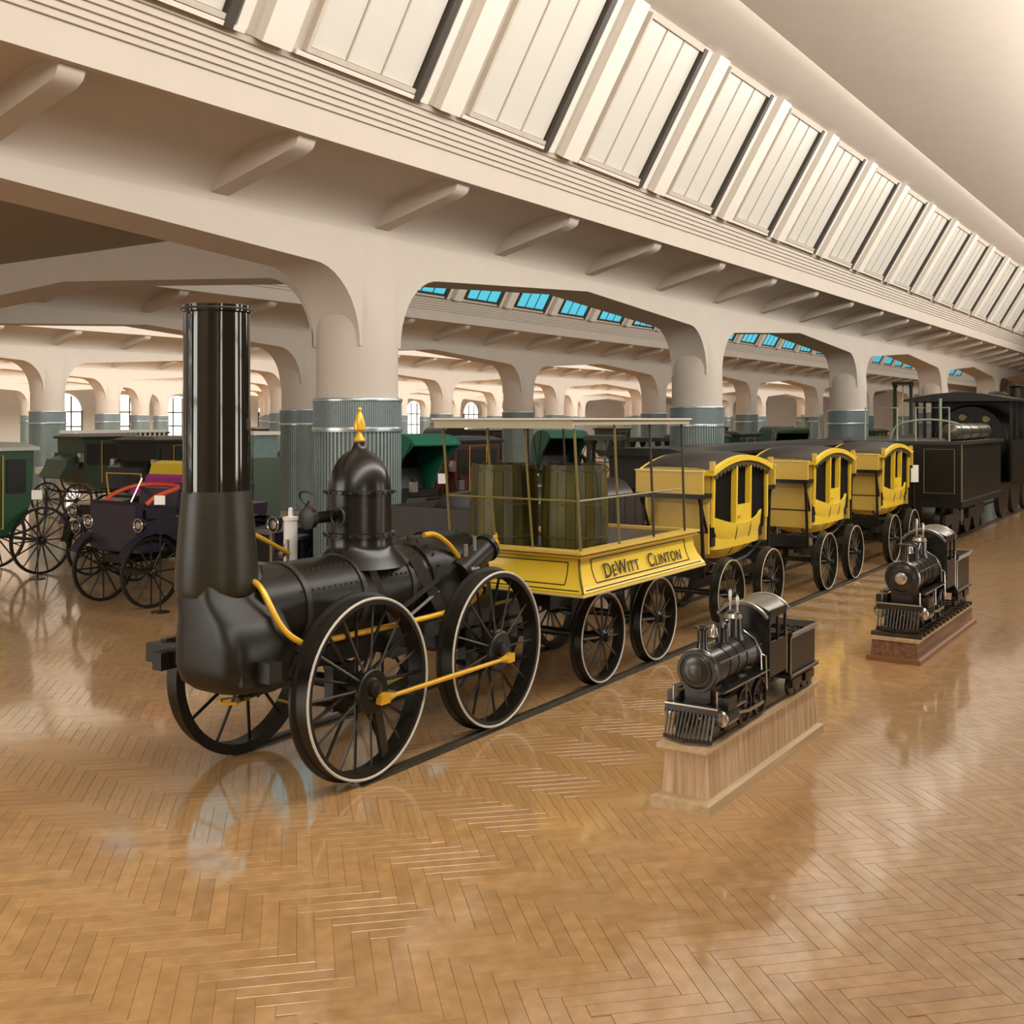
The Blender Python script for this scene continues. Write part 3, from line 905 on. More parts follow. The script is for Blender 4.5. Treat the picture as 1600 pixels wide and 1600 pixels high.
# canopy
CAN = mat('canopy_olive_cream', (0.40, 0.37, 0.24), 0.6, var=0.1)
cnp = MB().box(8.86, 11.48, 5.24, 6.90, 2.695, 2.745).build('canopy', CAN, te, None)
MB().box(8.84, 11.50, 5.22, 6.92, 2.745, 2.76).build('canopy_edge', WHITEP, cnp, None)
MB().box(8.86, 8.90, 5.24, 6.90, 2.66, 2.695).build('canopy_valance', CAN, cnp, None)
POLEM = mat('pole_ochre', (0.20, 0.16, 0.05), 0.4, var=0.15)
for i in range(4):
    ut, ub = 8.95 + 0.80 * i, 9.11 + 0.79 * i
    for vt, vb in ((5.28, 5.30), (6.85, 6.87)):
        MB().cyl((ub, vb, 1.46), (ut, vt, 2.70), 0.014, n=8).build('canopy_pole', POLEM if i == 0 else FRAMEDK if i > 1 else POLEM, te)
for v in (5.85, 6.30):
    MB().cyl((9.11, v, 1.46), (8.95, v, 2.70), 0.012, n=8).build('canopy_pole', POLEM, te)
rl = MB().cyl((9.04, 5.29, 1.96), (11.36, 5.29, 1.96), 0.011, n=6).cyl((9.04, 5.29, 1.96), (9.04, 6.86, 1.96), 0.011, n=6).cyl((9.04, 6.86, 1.96), (11.36, 6.86, 1.96), 0.011, n=6)
rl.build('handrail', POLEM, te)
MB().lathe([(0.04, 1.47), (0.045, 1.50), (0.025, 1.53), (0.03, 1.56), (0.012, 1.60)], (9.11, 6.30, 0), n=12).build('pole_socket', BRASS, te)
# barrels on the tender
def barrel(label, x, y, r, h):
    b = thing('water_barrel', label, 'barrel', (x, y, 1.44), 0, 'barrels on the tender')
    n = 22
    for i in range(n):
        a0, a1 = 2 * PI * (i + 0.03) / n, 2 * PI * (i + 0.97) / n
        rings_ = []
        for zz, k in ((0, 0.99), (0.3, 1.0), (0.6, 0.985), (1.0, 0.94)):
            R_ = r * k
            rings_.append([(x + R_ * math.cos(a0), y + R_ * math.sin(a0), 1.44 + zz * h), (x + R_ * math.cos(a1), y + R_ * math.sin(a1), 1.44 + zz * h),
                           (x + (R_ - 0.02) * math.cos(a1), y + (R_ - 0.02) * math.sin(a1), 1.44 + zz * h), (x + (R_ - 0.02) * math.cos(a0), y + (R_ - 0.02) * math.sin(a0), 1.44 + zz * h)])
        MB().loft(rings_).build('stave', BARREL, b, 35)
    MB().lathe([(0.01, 1.44 + h - 0.05), (r * 0.845, 1.44 + h - 0.05), (r * 0.845, 1.44 + h - 0.03), (0.01, 1.44 + h - 0.03)], (x, y, 0), n=28, caps=False).build('lid', BARREL, b)
    MB().lathe([(0.01, 1.45), (r * 0.84, 1.45), (r * 0.9, 1.44 + h * 0.5), (r * 0.845, 1.44 + h - 0.05)], (x, y, 0), n=28, caps=False).build('inner_lining', DKWOOD, b)
    for zz in (0.12, 0.52, 0.93):
        k = 1.0 - 0.06 * max(0, zz - 0.3) / 0.7
        MB().lathe([(r * k - 0.004, 1.44 + zz * h - 0.012), (r * k + 0.006, 1.44 + zz * h - 0.012), (r * k + 0.006, 1.44 + zz * h + 0.012), (r * k - 0.004, 1.44 + zz * h + 0.012)], (x, y, 0), n=32, caps=False).build('hoop', mat('hoop_olive_iron', (0.05, 0.045, 0.008), 0.4), b)
    return b
barrel('olive wooden barrel on the tender beside the locomotive, farther of the two', 9.56, 6.50, 0.37, 0.84)
barrel('olive wooden barrel on the tender, nearer of the two and closer to the lettering', 9.84, 5.80, 0.355, 0.84)

# ================================================================== COACHES
CWR = 0.45
CWH = rail_wheel_meshes(CWR, 'coach_wheel', 0.11, 12, 0.010, 0.06, ringm=mat('cream_tyre_paint', (0.55, 0.50, 0.34), 0.5), rimt=0.035, ringr=0.0075)
DARKSHEET = mat('dark_interior_sheet', (0.008, 0.006, 0.005), 0.9, var=0.3, spec=0.1)
def coach(label, uc):
    vc = 6.10
    c = thing('passenger_coach', label, 'railway coach', (uc, vc, 0), 0, 'yellow stagecoach cars behind the tender')
    K = lambda n: 'coach_' + n
    def X(pts): return [(uc + x, vc + y, z) for x, y, z in pts]
    # tub
    rings_ = []
    for z, a, b in ((0.85, 0.16, 0.12), (0.88, 0.38, 0.26), (0.94, 0.57, 0.36), (1.03, 0.75, 0.435), (1.16, 0.90, 0.48), (1.28, 0.965, 0.505), (1.38, 1.0, 0.515)):
        r = sup(uc, vc, z, a, b, 4, 48)
        if z == 1.38: r = [(x, y, z - 0.03 + 0.18 * ((x - uc) / 1.0) ** 2) for x, y, z in r]
        rings_.append(r)
    inner = [(uc + (x - uc) * 0.95, vc + (y - vc) * 0.93, z) for x, y, z in rings_[-1]]
    fl = [(x, y, 1.05) for x, y, z in inner]
    MB().loft(rings_ + [inner, fl]).build('tub', YELLOW, c, 50, K('tub'))
    # end walls
    for s_ in (-1, 1):
        MB().box(uc + s_ * 0.965 - 0.02, uc + s_ * 0.965 + 0.02, vc - 0.44, vc + 0.44, 1.40, 2.10).build('end_wall', YELLOW2, c, None, K('end%d' % s_))
        # outside seat
        st = MB().box(uc + s_ * 1.27 - 0.025, uc + s_ * 1.27 + 0.025, vc - 0.48, vc + 0.46, 1.80, 2.08).build('seat_board', YELLOW2, c, None, K('sb%d' % s_))
        MB().box(uc + s_ * 1.27 - 0.035, uc + s_ * 1.27 + 0.035, vc - 0.49, vc + 0.47, 2.08, 2.10).build('seat_moulding', mat('cream_paint', (0.7, 0.6, 0.3)), st, None, K('sm%d' % s_))
        MB().box(min(uc + s_ * 0.98, uc + s_ * 1.30), max(uc + s_ * 0.98, uc + s_ * 1.30), vc - 0.47, vc + 0.45, 1.74, 1.80).build('outside_seat', BLACK, c, None, K('os%d' % s_))
        for y in (-0.42, 0.40):
            MB().bar((uc + s_ * 1.27, vc + y, 1.75), (uc + s_ * 1.02, vc + y, 1.30), 0.03).build('seat_bracket', BLACK, c, None, K('br%d%d' % (s_, y > 0)))
            MB().bar((uc + s_ * 1.22, vc + y, 1.75), (uc + s_ * 1.12, vc + y, 0.72), 0.035).build('seat_post', BLACK, c, None, K('po%d%d' % (s_, y > 0)))
        MB().box(uc + s_ * 1.01 - 0.02, uc + s_ * 1.01 + 0.02, vc - 0.44, vc + 0.42, 1.02, 1.66).build('foot_panel', YELLOW2, c, None, K('fp%d' % s_))
        MB().box(uc + s_ * 1.03 - 0.01, uc + s_ * 1.03 + 0.01, vc - 0.44, vc + 0.42, 1.29, 1.31).build('moulding', TEXTM, c, None, K('ml%d' % s_))
        MB().box(uc + s_ * 1.03 - 0.03, uc + s_ * 1.03 + 0.03, vc - 0.53, vc - 0.47, 2.08, 2.21).build('roof_post', YELLOW2, c, None, K('rp%d' % s_))
    # pillars and doors
    for side, sy in (('n', -1), ('f', 1)):
        for x, w in ((-0.95, 0.035), (-0.24, 0.075), (0.26, 0.075), (0.95, 0.035)):
            MB().bar((uc + x, vc + sy * 0.465, 1.36), (uc + x * 0.985, vc + sy * 0.475, 2.12), w, 0.05, (1, 0, 0)).build('pillar', YELLOW, c, None, K('pl%s%.2f' % (side, x)))
        dr = MB().box(uc - 0.22, uc + 0.24, vc + sy * 0.478 - 0.02, vc + sy * 0.478 + 0.02, 1.30, 1.60).build('door', YELLOW, c, None, K('door' + side))
        MB().lathe([(0.02, 0), (0.02, 0.03)], (uc - 0.17, vc + sy * 0.5 - (0.03 if sy < 0 else 0), 1.45), 'y', 8).build('door_handle', BRASS, dr, None, K('dh' + side))
        for x in (-0.24, 0.26):
            pts = [(uc + x, vc + sy * (0.503 - 0.0), 1.36), (uc + x * 0.97, vc + sy * 0.505, 1.28), (uc + x * 0.94, vc + sy * 0.48, 1.16), (uc + x * 0.88, vc + sy * 0.435, 1.03), (uc + x * 0.8, vc + sy * 0.36, 0.94)]
            MB().tube(pts, 0.008, 5).build('door_seam', TEXTM, c, 40, K('ds%s%.2f' % (side, x)))
        # dark sheets standing in for the unlit interior behind the openings
        for a, b in ((-0.94, -0.24), (-0.24, 0.26), (0.26, 0.94)):
            MB().box(uc + a, uc + b, vc + sy * 0.42 - 0.01, vc + sy * 0.42 + 0.01, 1.22, 2.12).build('interior_shade_sheet', DARKSHEET, c, None, K('cu%s%.2f' % (side, a)))
    # roof arched along the car
    def roofring(x, t, hw):
        z = 2.265 - 0.17 * (x / 1.05) ** 2
        return [(uc + x, vc - hw, z - t), (uc + x, vc - hw, z), (uc + x, vc - hw * 0.5, z + 0.03), (uc + x, vc + hw * 0.5, z + 0.03), (uc + x, vc + hw, z), (uc + x, vc + hw, z - t)]
    xs = [-1.05 + 0.175 * i for i in range(13)]
    rf = MB().loft([roofring(x, 0.07, 0.535) for x in xs]).build('roof', YELLOW, c, 40, K('roof'))
    MB().loft([[(p[0], vc + (p[1] - vc) * 0.9, p[2] + 0.012) for p in roofring(x, 0.02, 0.53)] for x in xs]).build('roof_cloth', BLACK, rf, 40, K('roofc'))
    for sy in (-1, 1):
        vm = MB()
        n_ = 15
        for i in range(n_):
            x0 = -0.98 + 1.96 * i / n_; x1 = x0 + 1.96 / n_; xm = (x0 + x1) / 2
            z0 = 2.20 - 0.17 * (xm / 1.05) ** 2
            vm.prism([(uc + x0, z0), (uc + x1, z0), (uc + x1, z0 - 0.055), (uc + xm, z0 - 0.10), (uc + x0, z0 - 0.055)], vc + sy * 0.505 - 0.006, vc + sy * 0.505 + 0.006, 'y')
        tag(vm.build('fringe', mat('fringe_dark', (0.06, 0.045, 0.012), 0.7), c, None, K('fr%d' % sy)), kind='stuff')
    for s_ in (-1, 1):
        MB().box(uc + s_ * 0.70 - 0.2, uc + s_ * 0.70 + 0.2, vc - 0.42, vc + 0.42, 1.10, 1.42).build('bench', BLACK, c, None, K('bn%d' % s_))
    # running gear
    for y in (-0.40, 0.40):
        MB().box(uc - 1.35, uc + 1.35, vc + y - 0.04, vc + y + 0.04, 0.62, 0.72).build('sill_beam', BLACK, c, None, K('sl%d' % (y > 0)))
        MB().tube(smoothpath(X([(-1.1, y * 0.8, 1.0), (-0.6, y * 0.8, 0.84), (0, y * 0.8, 0.80), (0.6, y * 0.8, 0.84), (1.1, y * 0.8, 1.0)]), 4), 0.025, 6).build('thorough_brace', BLACK, c, 40, K('tb%d' % (y > 0)))
        for x in (-0.74, 0.74):
            MB().box(uc + x - 0.07, uc + x + 0.07, vc + y - 0.035, vc + y + 0.035, 0.40, 0.63).build('axle_guard', BLACK, c, None, K('ag%d%d' % (y > 0, x > 0)))
    for x in (-1.1, 1.1):
        MB().box(uc + x - 0.05, uc + x + 0.05, vc - 0.40, vc + 0.40, 0.72, 0.90).build('end_beam', BLACK, c, None, K('eb%d' % (x > 0)))
    MB().box(uc - 1.95, uc - 1.35, vc - 0.05, vc + 0.05, 0.63, 0.69).build('drawbar', BLACK, c, None, K('db'))
    for x in (-0.74, 0.74):
        rail_wheel(CWH, c, (x, 5.57 - vc, RAILH + CWR), False, 0.1, inner=False)
        rail_wheel(CWH, c, (x, 6.80 - vc, RAILH + CWR), True, 0.1, inner=False)
        MB().cyl((uc + x, 5.5, RAILH + CWR), (uc + x, 6.9, RAILH + CWR), 0.04, n=10).build('axle', BLACK, c, 40, K('ax%d' % (x > 0)))
    return c
coach('yellow stagecoach-bodied railway coach coupled directly behind the lettered tender', 14.0)
coach('yellow stagecoach-bodied railway coach, middle one of the three', 18.0)
coach('yellow stagecoach-bodied railway coach, last and farthest of the three', 22.0)

# ================================================================== MODEL LOCOMOTIVES ON PLINTHS
def plinth(label, u0, u1, v0, v1, h, baseh, inset, wm, topm, front):
    p = thing('display_plinth', label, 'plinth', ((u0 + u1) / 2, (v0 + v1) / 2, 0), 0, 'plinths under the model locomotives')
    MB().loft([[(u0, v0, 0), (u1, v0, 0), (u1, v1, 0), (u0, v1, 0)], [(u0, v0, baseh * 0.85), (u1, v0, baseh * 0.85), (u1, v1, baseh * 0.85), (u0, v1, baseh * 0.85)],
               [(u0 + inset * 0.7, v0 + inset * 0.7, baseh), (u1 - inset * 0.7, v0 + inset * 0.7, baseh), (u1 - inset * 0.7, v1 - inset * 0.7, baseh), (u0 + inset * 0.7, v1 - inset * 0.7, baseh)]]).build('base_moulding', topm if wm is OAK else mat('mahog_base', (0.26, 0.12, 0.05), 0.4), p, None)
    i1, i2 = inset, inset * 1.35
    f = front
    MB().loft([[(u0 + i1 + f, v0 + i1, baseh - 0.005), (u1 - i1, v0 + i1, baseh - 0.005), (u1 - i1, v1 - i1, baseh - 0.005), (u0 + i1 + f, v1 - i1, baseh - 0.005)],
               [(u0 + i2 + f, v0 + i2, h - 0.03), (u1 - i2, v0 + i2, h - 0.03), (u1 - i2, v1 - i2, h - 0.03), (u0 + i2 + f, v1 - i2, h - 0.03)]]).build('case', wm, p, None)
    MB().box(u0 + inset * 0.8, u1 - inset * 0.8, v0 + inset * 0.8, v1 - inset * 0.8, h - 0.03, h).build('top_board', topm, p, None)
    return p
plinth('tall pale oak plinth tapering upwards under the nearer model locomotive', 6.98, 9.47, 3.04, 3.50, 0.445, 0.085, 0.05, OAK, OAKLT, 0.06)
plinth('low reddish-brown plinth under the farther model locomotive', 12.60, 15.70, 2.96, 3.56, 0.267, 0.06, 0.04, MAHOG, OAKLT, 0.0)

def model_engine(label, loc, S, variant):
    r = thing('model_locomotive', label, 'model locomotive', (0, 0, 0), 0, 'model steam locomotives on plinths')
    K = lambda n: 'mdl_%s' % n
    M_ = MODELBLK
    # pilot
    pl = MB().box(0.13, 0.19, -0.205, 0.205, 0.19, 0.255).build('pilot_beam', M_, r, None, K('pb'))
    MB().box(0.125, 0.13, -0.205, 0.205, 0.245, 0.257).build('beam_edge', SILVER, pl, None, K('pbe'))
    for i in range(13):
        y = -0.18 + 0.03 * i
        MB().bar((0.125, y, 0.20), (0.02 + 0.05 * abs(y) / 0.18, y * 0.98, 0.035), 0.012, 0.012).build('pilot_slat', mat('pilot_grey', (0.10, 0.09, 0.08), 0.35, metal=0.4), r, None, K('ps%d' % i))
    MB().bar((0.02, 0, 0.03), (0.075, -0.185, 0.03), 0.025).bar((0.02, 0, 0.03), (0.075, 0.185, 0.03), 0.025).build('pilot_rail', M_, r, None, K('pr'))
    # smokebox and boiler
    Z = 0.48
    sb = MB().lathe([(0.02, 0.205), (0.07, 0.208), (0.125, 0.218), (0.13, 0.222), (0.152, 0.222), (0.156, 0.23), (0.156, 0.25), (0.15, 0.255), (0.15, 0.46)], (0, 0, Z), 'x', 36).build('smokebox', M_, r, 35, K('sb'))
    MB().ring(0.105, 0.006, (0.214, 0, Z), 'x', 32, 6).build('door_ring', mat('model_grey', (0.08, 0.07, 0.06), 0.3, metal=0.5), sb, 40, K('dr'))
    MB().lathe([(0.05, 0.195), (0.055, 0.198), (0.055, 0.212)], (0, 0, Z), 'x', 24).build('number_plate', SILVER if variant else mat('model_grey', (0.08, 0.07, 0.06)), sb, 40, K('np%d' % variant))
    MB().ring(0.156, 0.005, (0.258, 0, Z), 'x', 36, 6).build('smokebox_rim', SILVER, sb, 40, K('sr'))
    bl = MB().lathe([(0.14, 0.45), (0.14, 0.90), (0.158, 0.96), (0.158, 1.16)], (0, 0, Z), 'x', 32).build('boiler', mat('model_boiler', (0.05, 0.045, 0.045), 0.28, metal=0.4, var=0.2), r, 35, K('bl'))
    for x in (0.52, 0.68, 0.84):
        MB().lathe([(0.14, x), (0.145, x), (0.145, x + 0.018), (0.14, x + 0.018)], (0, 0, Z), 'x', 32, caps=False).build('boiler_band', M_, bl, 35, K('bb%.2f' % x))
    MB().box(0.24, 0.44, -0.10, 0.10, 0.20, 0.36).build('saddle', M_, r, None, K('sd'))
    # fittings
    MB().lathe([(0.055, 0.60), (0.042, 0.64), (0.036, 0.68), (0.036, 0.765), (0.06, 0.775), (0.06, 0.79), (0.03, 0.79), (0.03, 0.70)], (0.33, 0, 0), n=20, caps=False).build('stack', M_, r, 35, K('stk'))
    bell = MB().lathe([(0.045, 0.685), (0.036, 0.70), (0.028, 0.74), (0.022, 0.76), (0.008, 0.775)], (0.53, 0, 0), n=16).build('bell', SILVER, r, 40, K('bell'))
    MB().tube([(0.53, -0.055, 0.61), (0.53, -0.055, 0.77), (0.53, 0, 0.79), (0.53, 0.055, 0.77), (0.53, 0.055, 0.61)], 0.008, 6).build('bell_yoke', M_, bell, 40, K('by'))
    MB().lathe([(0.055, 0.60), (0.05, 0.64), (0.045, 0.70), (0.048, 0.73), (0.03, 0.755), (0.008, 0.77)], (0.70, 0, 0), n=18).build('sand_dome', M_, r, 40, K('sand'))
    MB().tube(smoothpath([(0.70, -0.04, 0.70), (0.72, -0.05, 0.77), (0.66, -0.05, 0.79)]), 0.007, 6).build('hook_pipe', SILVER, r, 40, K('hook'))
    dm = MB().lathe([(0.085, 0.60), (0.075, 0.63), (0.068, 0.66), (0.068, 0.76), (0.055, 0.80), (0.03, 0.82), (0.01, 0.825)], (0.92, 0, 0), n=24).build('steam_dome', M_, r, 40, K('dome'))
    MB().lathe([(0.07, 0.765), (0.073, 0.77), (0.06, 0.80), (0.056, 0.80)], (0.92, 0, 0), n=24, caps=False).build('dome_ring', SILVER, dm, 40, K('dring'))
    for y, t in ((0.03, 0.985), (-0.03, 0.945)):
        MB().lathe([(0.008, 0.81), (0.008, 0.86), (0.014, 0.865), (0.014, t - 0.02), (0.006, t)], (0.92, y, 0), n=10).build('whistle', SILVER, dm, 40, K('wh%.2f' % y))
    # running boards, handrails
    for sy in (-1, 1):
        MB().box(0.24, 1.14, sy * 0.17 - 0.03, sy * 0.17 + 0.03, 0.335, 0.35).build('running_board', M_, r, None, K('rb%d' % sy))
        MB().cyl((0.26, sy * 0.202, 0.342), (1.14, sy * 0.202, 0.342), 0.006, n=6).build('board_edge', SILVER, r, 40, K('be%d' % sy))
        MB().cyl((0.28, sy * 0.158, 0.55), (1.10, sy * 0.158, 0.55), 0.006, n=6).build('handrail', SILVER, r, 40, K('hr%d' % sy))
        MB().tube([(1.02, sy * 0.03, 0.66), (1.02, sy * 0.13, 0.60), (1.04, sy * 0.175, 0.50), (1.04, sy * 0.18, 0.36)], 0.008, 6).build('feed_pipe', SILVER, r, 40, K('fp%d' % sy))
        MB().tube([(1.09, sy * 0.165, 0.47), (1.09, sy * 0.195, 0.46), (1.10, sy * 0.20, 0.20)], 0.008, 6).build('injector_pipe', SILVER, r, 40, K('ip%d' % sy))
        cy = MB().lathe([(0.05, 0.215), (0.065, 0.22), (0.065, 0.41), (0.05, 0.415)], (0, sy * 0.19, 0.165), 'x', 20).box(0.24, 0.40, sy * 0.19 - 0.05, sy * 0.19 + 0.05, 0.22, 0.31).build('cylinder', M_, r, 40, K('cy%d' % sy))
        MB().lathe([(0.015, 0.203), (0.05, 0.208), (0.06, 0.216)], (0, sy * 0.19, 0.165), 'x', 20).build('cylinder_cover', SILVER, cy, 40, K('cyc%d' % sy))
        for x in (0.70, 1.02):
            w = MB().lathe([(0.12, -0.015), (0.14, -0.015), (0.14, 0.015), (0.12, 0.015), (0.12, -0.015)], (x, sy * 0.165, 0.155), 'y', 32, caps=False)
            for i in range(12):
                a = 2 * PI * i / 12
                w.cyl((x, sy * 0.165, 0.155), (x + 0.125 * math.cos(a), sy * 0.165, 0.155 + 0.125 * math.sin(a)), 0.007, n=5)
            w.lathe([(0.03, -0.02), (0.03, 0.02)], (x, sy * 0.165, 0.155), 'y', 12)
            w.build('driving_wheel', M_, r, 35, K('dw%.2f%d' % (x, sy)))
        for x in (0.24, 0.44):
            MB().lathe([(0.02, -0.02), (0.07, -0.015), (0.075, 0.015), (0.02, 0.02)], (x, sy * 0.13, 0.09), 'y', 20).build('truck_wheel', M_, r, 35, K('tw%.2f%d' % (x, sy)))
        MB().bar((0.70, sy * 0.20, 0.12), (1.02, sy * 0.20, 0.12), 0.012, 0.025).build('side_rod', SILVER, r, None, K('sr%d' % sy))
        MB().bar((0.42, sy * 0.212, 0.165), (0.72, sy * 0.212, 0.125), 0.012, 0.02).build('main_rod', SILVER, r, None, K('mr%d' % sy))
        MB().bar((0.42, sy * 0.205, 0.21), (0.62, sy * 0.205, 0.21), 0.02, 0.012).build('guide_bar', SILVER, r, None, K('gb%d' % sy))
        MB().cyl((0.66, sy * 0.205, 0.34), (0.66, sy * 0.205, 0.19), 0.006, n=6).build('hanger', SILVER, r, 40, K('hg%d' % sy))
        MB().tube([(0.20, sy * 0.17, 0.255), (0.20, sy * 0.17, 0.36)], 0.006, 6).build('flag_staff', SILVER, r, 40, K('fs%d' % sy))
    MB().box(0.20, 1.55, -0.09, 0.09, 0.17, 0.26).build('frame', M_, r, None, K('frm'))
    # cab
    cabh = 0.80
    for sy in (-1, 1):
        cs_ = MB().box(1.14, 1.52, sy * 0.20 - 0.008, sy * 0.20 + 0.008, 0.28, 0.55).box(1.14, 1.17, sy * 0.20 - 0.008, sy * 0.20 + 0.008, 0.55, cabh).box(1.32, 1.345, sy * 0.20 - 0.008, sy * 0.20 + 0.008, 0.55, cabh - 0.05).box(1.49, 1.52, sy * 0.20 - 0.008, sy * 0.20 + 0.008, 0.55, cabh).box(1.14, 1.52, sy * 0.20 - 0.008, sy * 0.20 + 0.008, cabh - 0.06, cabh)
        cs_.build('cab_side', M_, r, None, K('cs%d' % sy))
        MB().cyl((1.53, sy * 0.205, 0.25), (1.53, sy * 0.205, 0.62), 0.007, n=6).build('grab_rail', SILVER, r, 40, K('gr%d' % sy))
    MB().prism([(-0.2, 0.28), (0.2, 0.28), (0.2, 0.80), (0.1, 0.845), (0, 0.855), (-0.1, 0.845), (-0.2, 0.80)], 1.14, 1.155, 'x').build('cab_front', M_, r, None, K('cf'))
    rings_ = []
    for x in (1.08, 1.60):
        o_ = [(x, 0.25 * math.sin(t), 0.62 + 0.245 * math.cos(t)) for t in [(-0.98 + 1.96 * i / 10) for i in range(11)]]
        i_ = [(x, 0.24 * math.sin(t), 0.61 + 0.235 * math.cos(t)) for t in [(0.98 - 1.96 * i / 10) for i in range(11)]]
        rings_.append(o_ + i_)
    rf = MB().loft(rings_).build('cab_roof', mat('model_roof', (0.17, 0.155, 0.13), 0.3, metal=0.5, var=0.15), r, 35, K('rf'))
    for x in (1.085, 1.595):
        MB().tube([(x, 0.252 * math.sin(t), 0.622 + 0.247 * math.cos(t)) for t in [(-0.98 + 1.96 * i / 10) for i in range(11)]], 0.007, 6).build('roof_edge', SILVER, rf, 40, K('re%.2f' % x))
    # tender
    tk = MB()
    def rr(z, o_): return [(1.66 - o_, -0.19 - o_, z), (2.28 + o_, -0.19 - o_, z), (2.28 + o_, 0.19 + o_, z), (1.66 - o_, 0.19 + o_, z)]
    tk.loft([rr(0.20, 0), rr(0.49, 0), rr(0.54, 0.03), rr(0.54, 0.02), rr(0.49, -0.012), rr(0.44, -0.012)]).build('tender_tank', M_, r, None, K('tk'))
    MB().tube(rr(0.545, 0.028), 0.007, 6, True).build('tank_rim', SILVER, r, 40, K('tr'))
    MB().box(1.62, 2.32, -0.21, 0.21, 0.17, 0.20).build('tender_frame', M_, r, None, K('tf'))
    MB().cyl((1.63, -0.212, 0.20), (2.32, -0.212, 0.20), 0.007, n=6).build('frame_edge', SILVER, r, 40, K('te'))
    MB().cyl((1.655, -0.195, 0.2), (1.655, -0.195, 0.5), 0.007, n=6).build('corner_bead', SILVER, r, 40, K('cbd'))
    co = MB()
    rnd = random.Random(3)
    for i in range(60):
        co.ball((1.72 + rnd.random() * 0.5, -0.14 + rnd.random() * 0.28, 0.45 + rnd.random() * 0.03), 0.025, 6, 4)
    tag(co.build('coal', BLACK, r, None, K('coal')), kind='stuff')
    for x in (1.74, 1.88, 2.06, 2.20):
        for sy in (-1, 1):
            MB().lathe([(0.02, -0.02), (0.075, -0.015), (0.08, 0.015), (0.02, 0.02)], (x, sy * 0.155, 0.095), 'y', 20).build('tender_wheel', M_, r, 35, K('tdw%.2f%d' % (x, sy)))
    for x in (1.81, 2.13):
        for sy in (-1, 1):
            MB().box(x - 0.11, x + 0.11, sy * 0.185 - 0.012, sy * 0.185 + 0.012, 0.08, 0.15).build('tender_truck', M_, r, None, K('tt%.2f%d' % (x, sy)))
    MB().box(0.10, 2.30, -0.155, -0.135, 0.0, 0.016).build('track_rail', RAILM, r, None, K('tr1'))
    MB().box(0.10, 2.30, 0.135, 0.155, 0.0, 0.016).build('track_rail', RAILM, r, None, K('tr2'))
    if variant:
        for i in range(15):
            MB().box(0.02 + i * 0.158, 0.08 + i * 0.158, -0.225, 0.225, -0.035, 0.0).build('sleeper', DKWOOD, r, None, 'sleeper%d' % i)
    r.location = loc
    r.scale = (S, S, S)
    return r
model_engine('black model steam locomotive with slatted cowcatcher on the taller pale oak plinth', (7.06, 3.27, 0.445), 1.0, 0)
model_engine('black model steam locomotive on sleepers on the low reddish plinth', (12.70, 3.26, 0.267 + 0.045), 1.24, 1)

# ================================================================== BIG BLACK LOCOMOTIVE AT THE RIGHT
bg_ = thing('steam_locomotive', 'big black steam locomotive with tender and cab behind the last coach', 'locomotive', (28, TC, 0))
B0u, B1u, W0, W1 = 24.7, 29.4, 4.98, 7.42
MB().box(B0u, B1u, W0, W1, 0.98, 2.20).build('tender_tank', BLACK, bg_, None)
MB().box(B0u - 0.06, B1u + 0.06, W0 - 0.06, W1 + 0.06, 2.20, 2.27).build('tank_rim', DKGREY, bg_, None)
MB().box(B0u - 0.1, B1u + 0.1, W0 - 0.05, W1 + 0.05, 0.84, 0.98).build('tender_frame', BLACK, bg_, None)
MB().tube([(B0u - 0.01, W0 + 0.12, 1.15), (B0u - 0.01, W0 + 0.75, 1.15), (B0u - 0.01, W0 + 0.75, 2.1), (B0u - 0.01, W0 + 0.12, 2.1)], 0.012, 5, True).build('panel_line', mat('olive_line', (0.16, 0.15, 0.07), 0.5), bg_)
MB().cyl((B0u - 0.03, W0 - 0.03, 0.5), (B0u - 0.03, W0 - 0.03, 2.25), 0.015, n=6).build('corner_rail', mat('olive_line', (0.16, 0.15, 0.07), 0.5), bg_)
GR = mat('handrail_green', (0.30, 0.34, 0.22), 0.4, metal=0.3)
for v in (5.6, 6.7):
    MB().tube([(B0u + 0.2, v - 0.35, 2.27), (B0u + 0.2, v - 0.35, 3.0), (B0u + 0.2, v + 0.35, 3.0), (B0u + 0.2, v + 0.35, 2.27)], 0.02, 6).build('handrail_hoop', GR, bg_)
MB().tube(smoothpath([(27.2, 5.3, 2.27), (27.2, 5.5, 2.62), (27.2, 6.2, 2.74), (27.2, 6.9, 2.62), (27.2, 7.1, 2.27)]), 0.025, 6).build('coal_hoop', GR, bg_)
MB().cyl((27.5, 6.0, 2.27), (27.5, 6.0, 3.25), 0.035, n=8).build('stand_pipe', GR, bg_)
MB().lathe([(0.02, 25.2), (0.17, 25.25), (0.19, 25.3), (0.19, 28.9), (0.17, 28.95), (0.02, 29.0)], (0, 5.3, 2.46), 'x', 24).build('air_tank', mat('tank_grey', (0.10, 0.095, 0.07), 0.3, metal=0.6), bg_)
for x in (25.6, 26.6, 27.6, 28.6):
    MB().lathe([(0.19, x), (0.20, x), (0.20, x + 0.05), (0.19, x + 0.05)], (0, 5.3, 2.46), 'x', 24, caps=False).build('tank_strap', DKGREY, bg_)
for x in (25.3, 26.4, 27.7, 28.8):
    for v, f in ((5.50, 0), (6.90, 1)):
        w = MB().lathe([(0.02, v - 0.07), (0.44, v - 0.07), (0.46, v + 0.05), (0.02, v + 0.05)], (x, 0, 0.46 + RAILH), 'y', 28).build('tender_wheel', BLACK, bg_, 35)
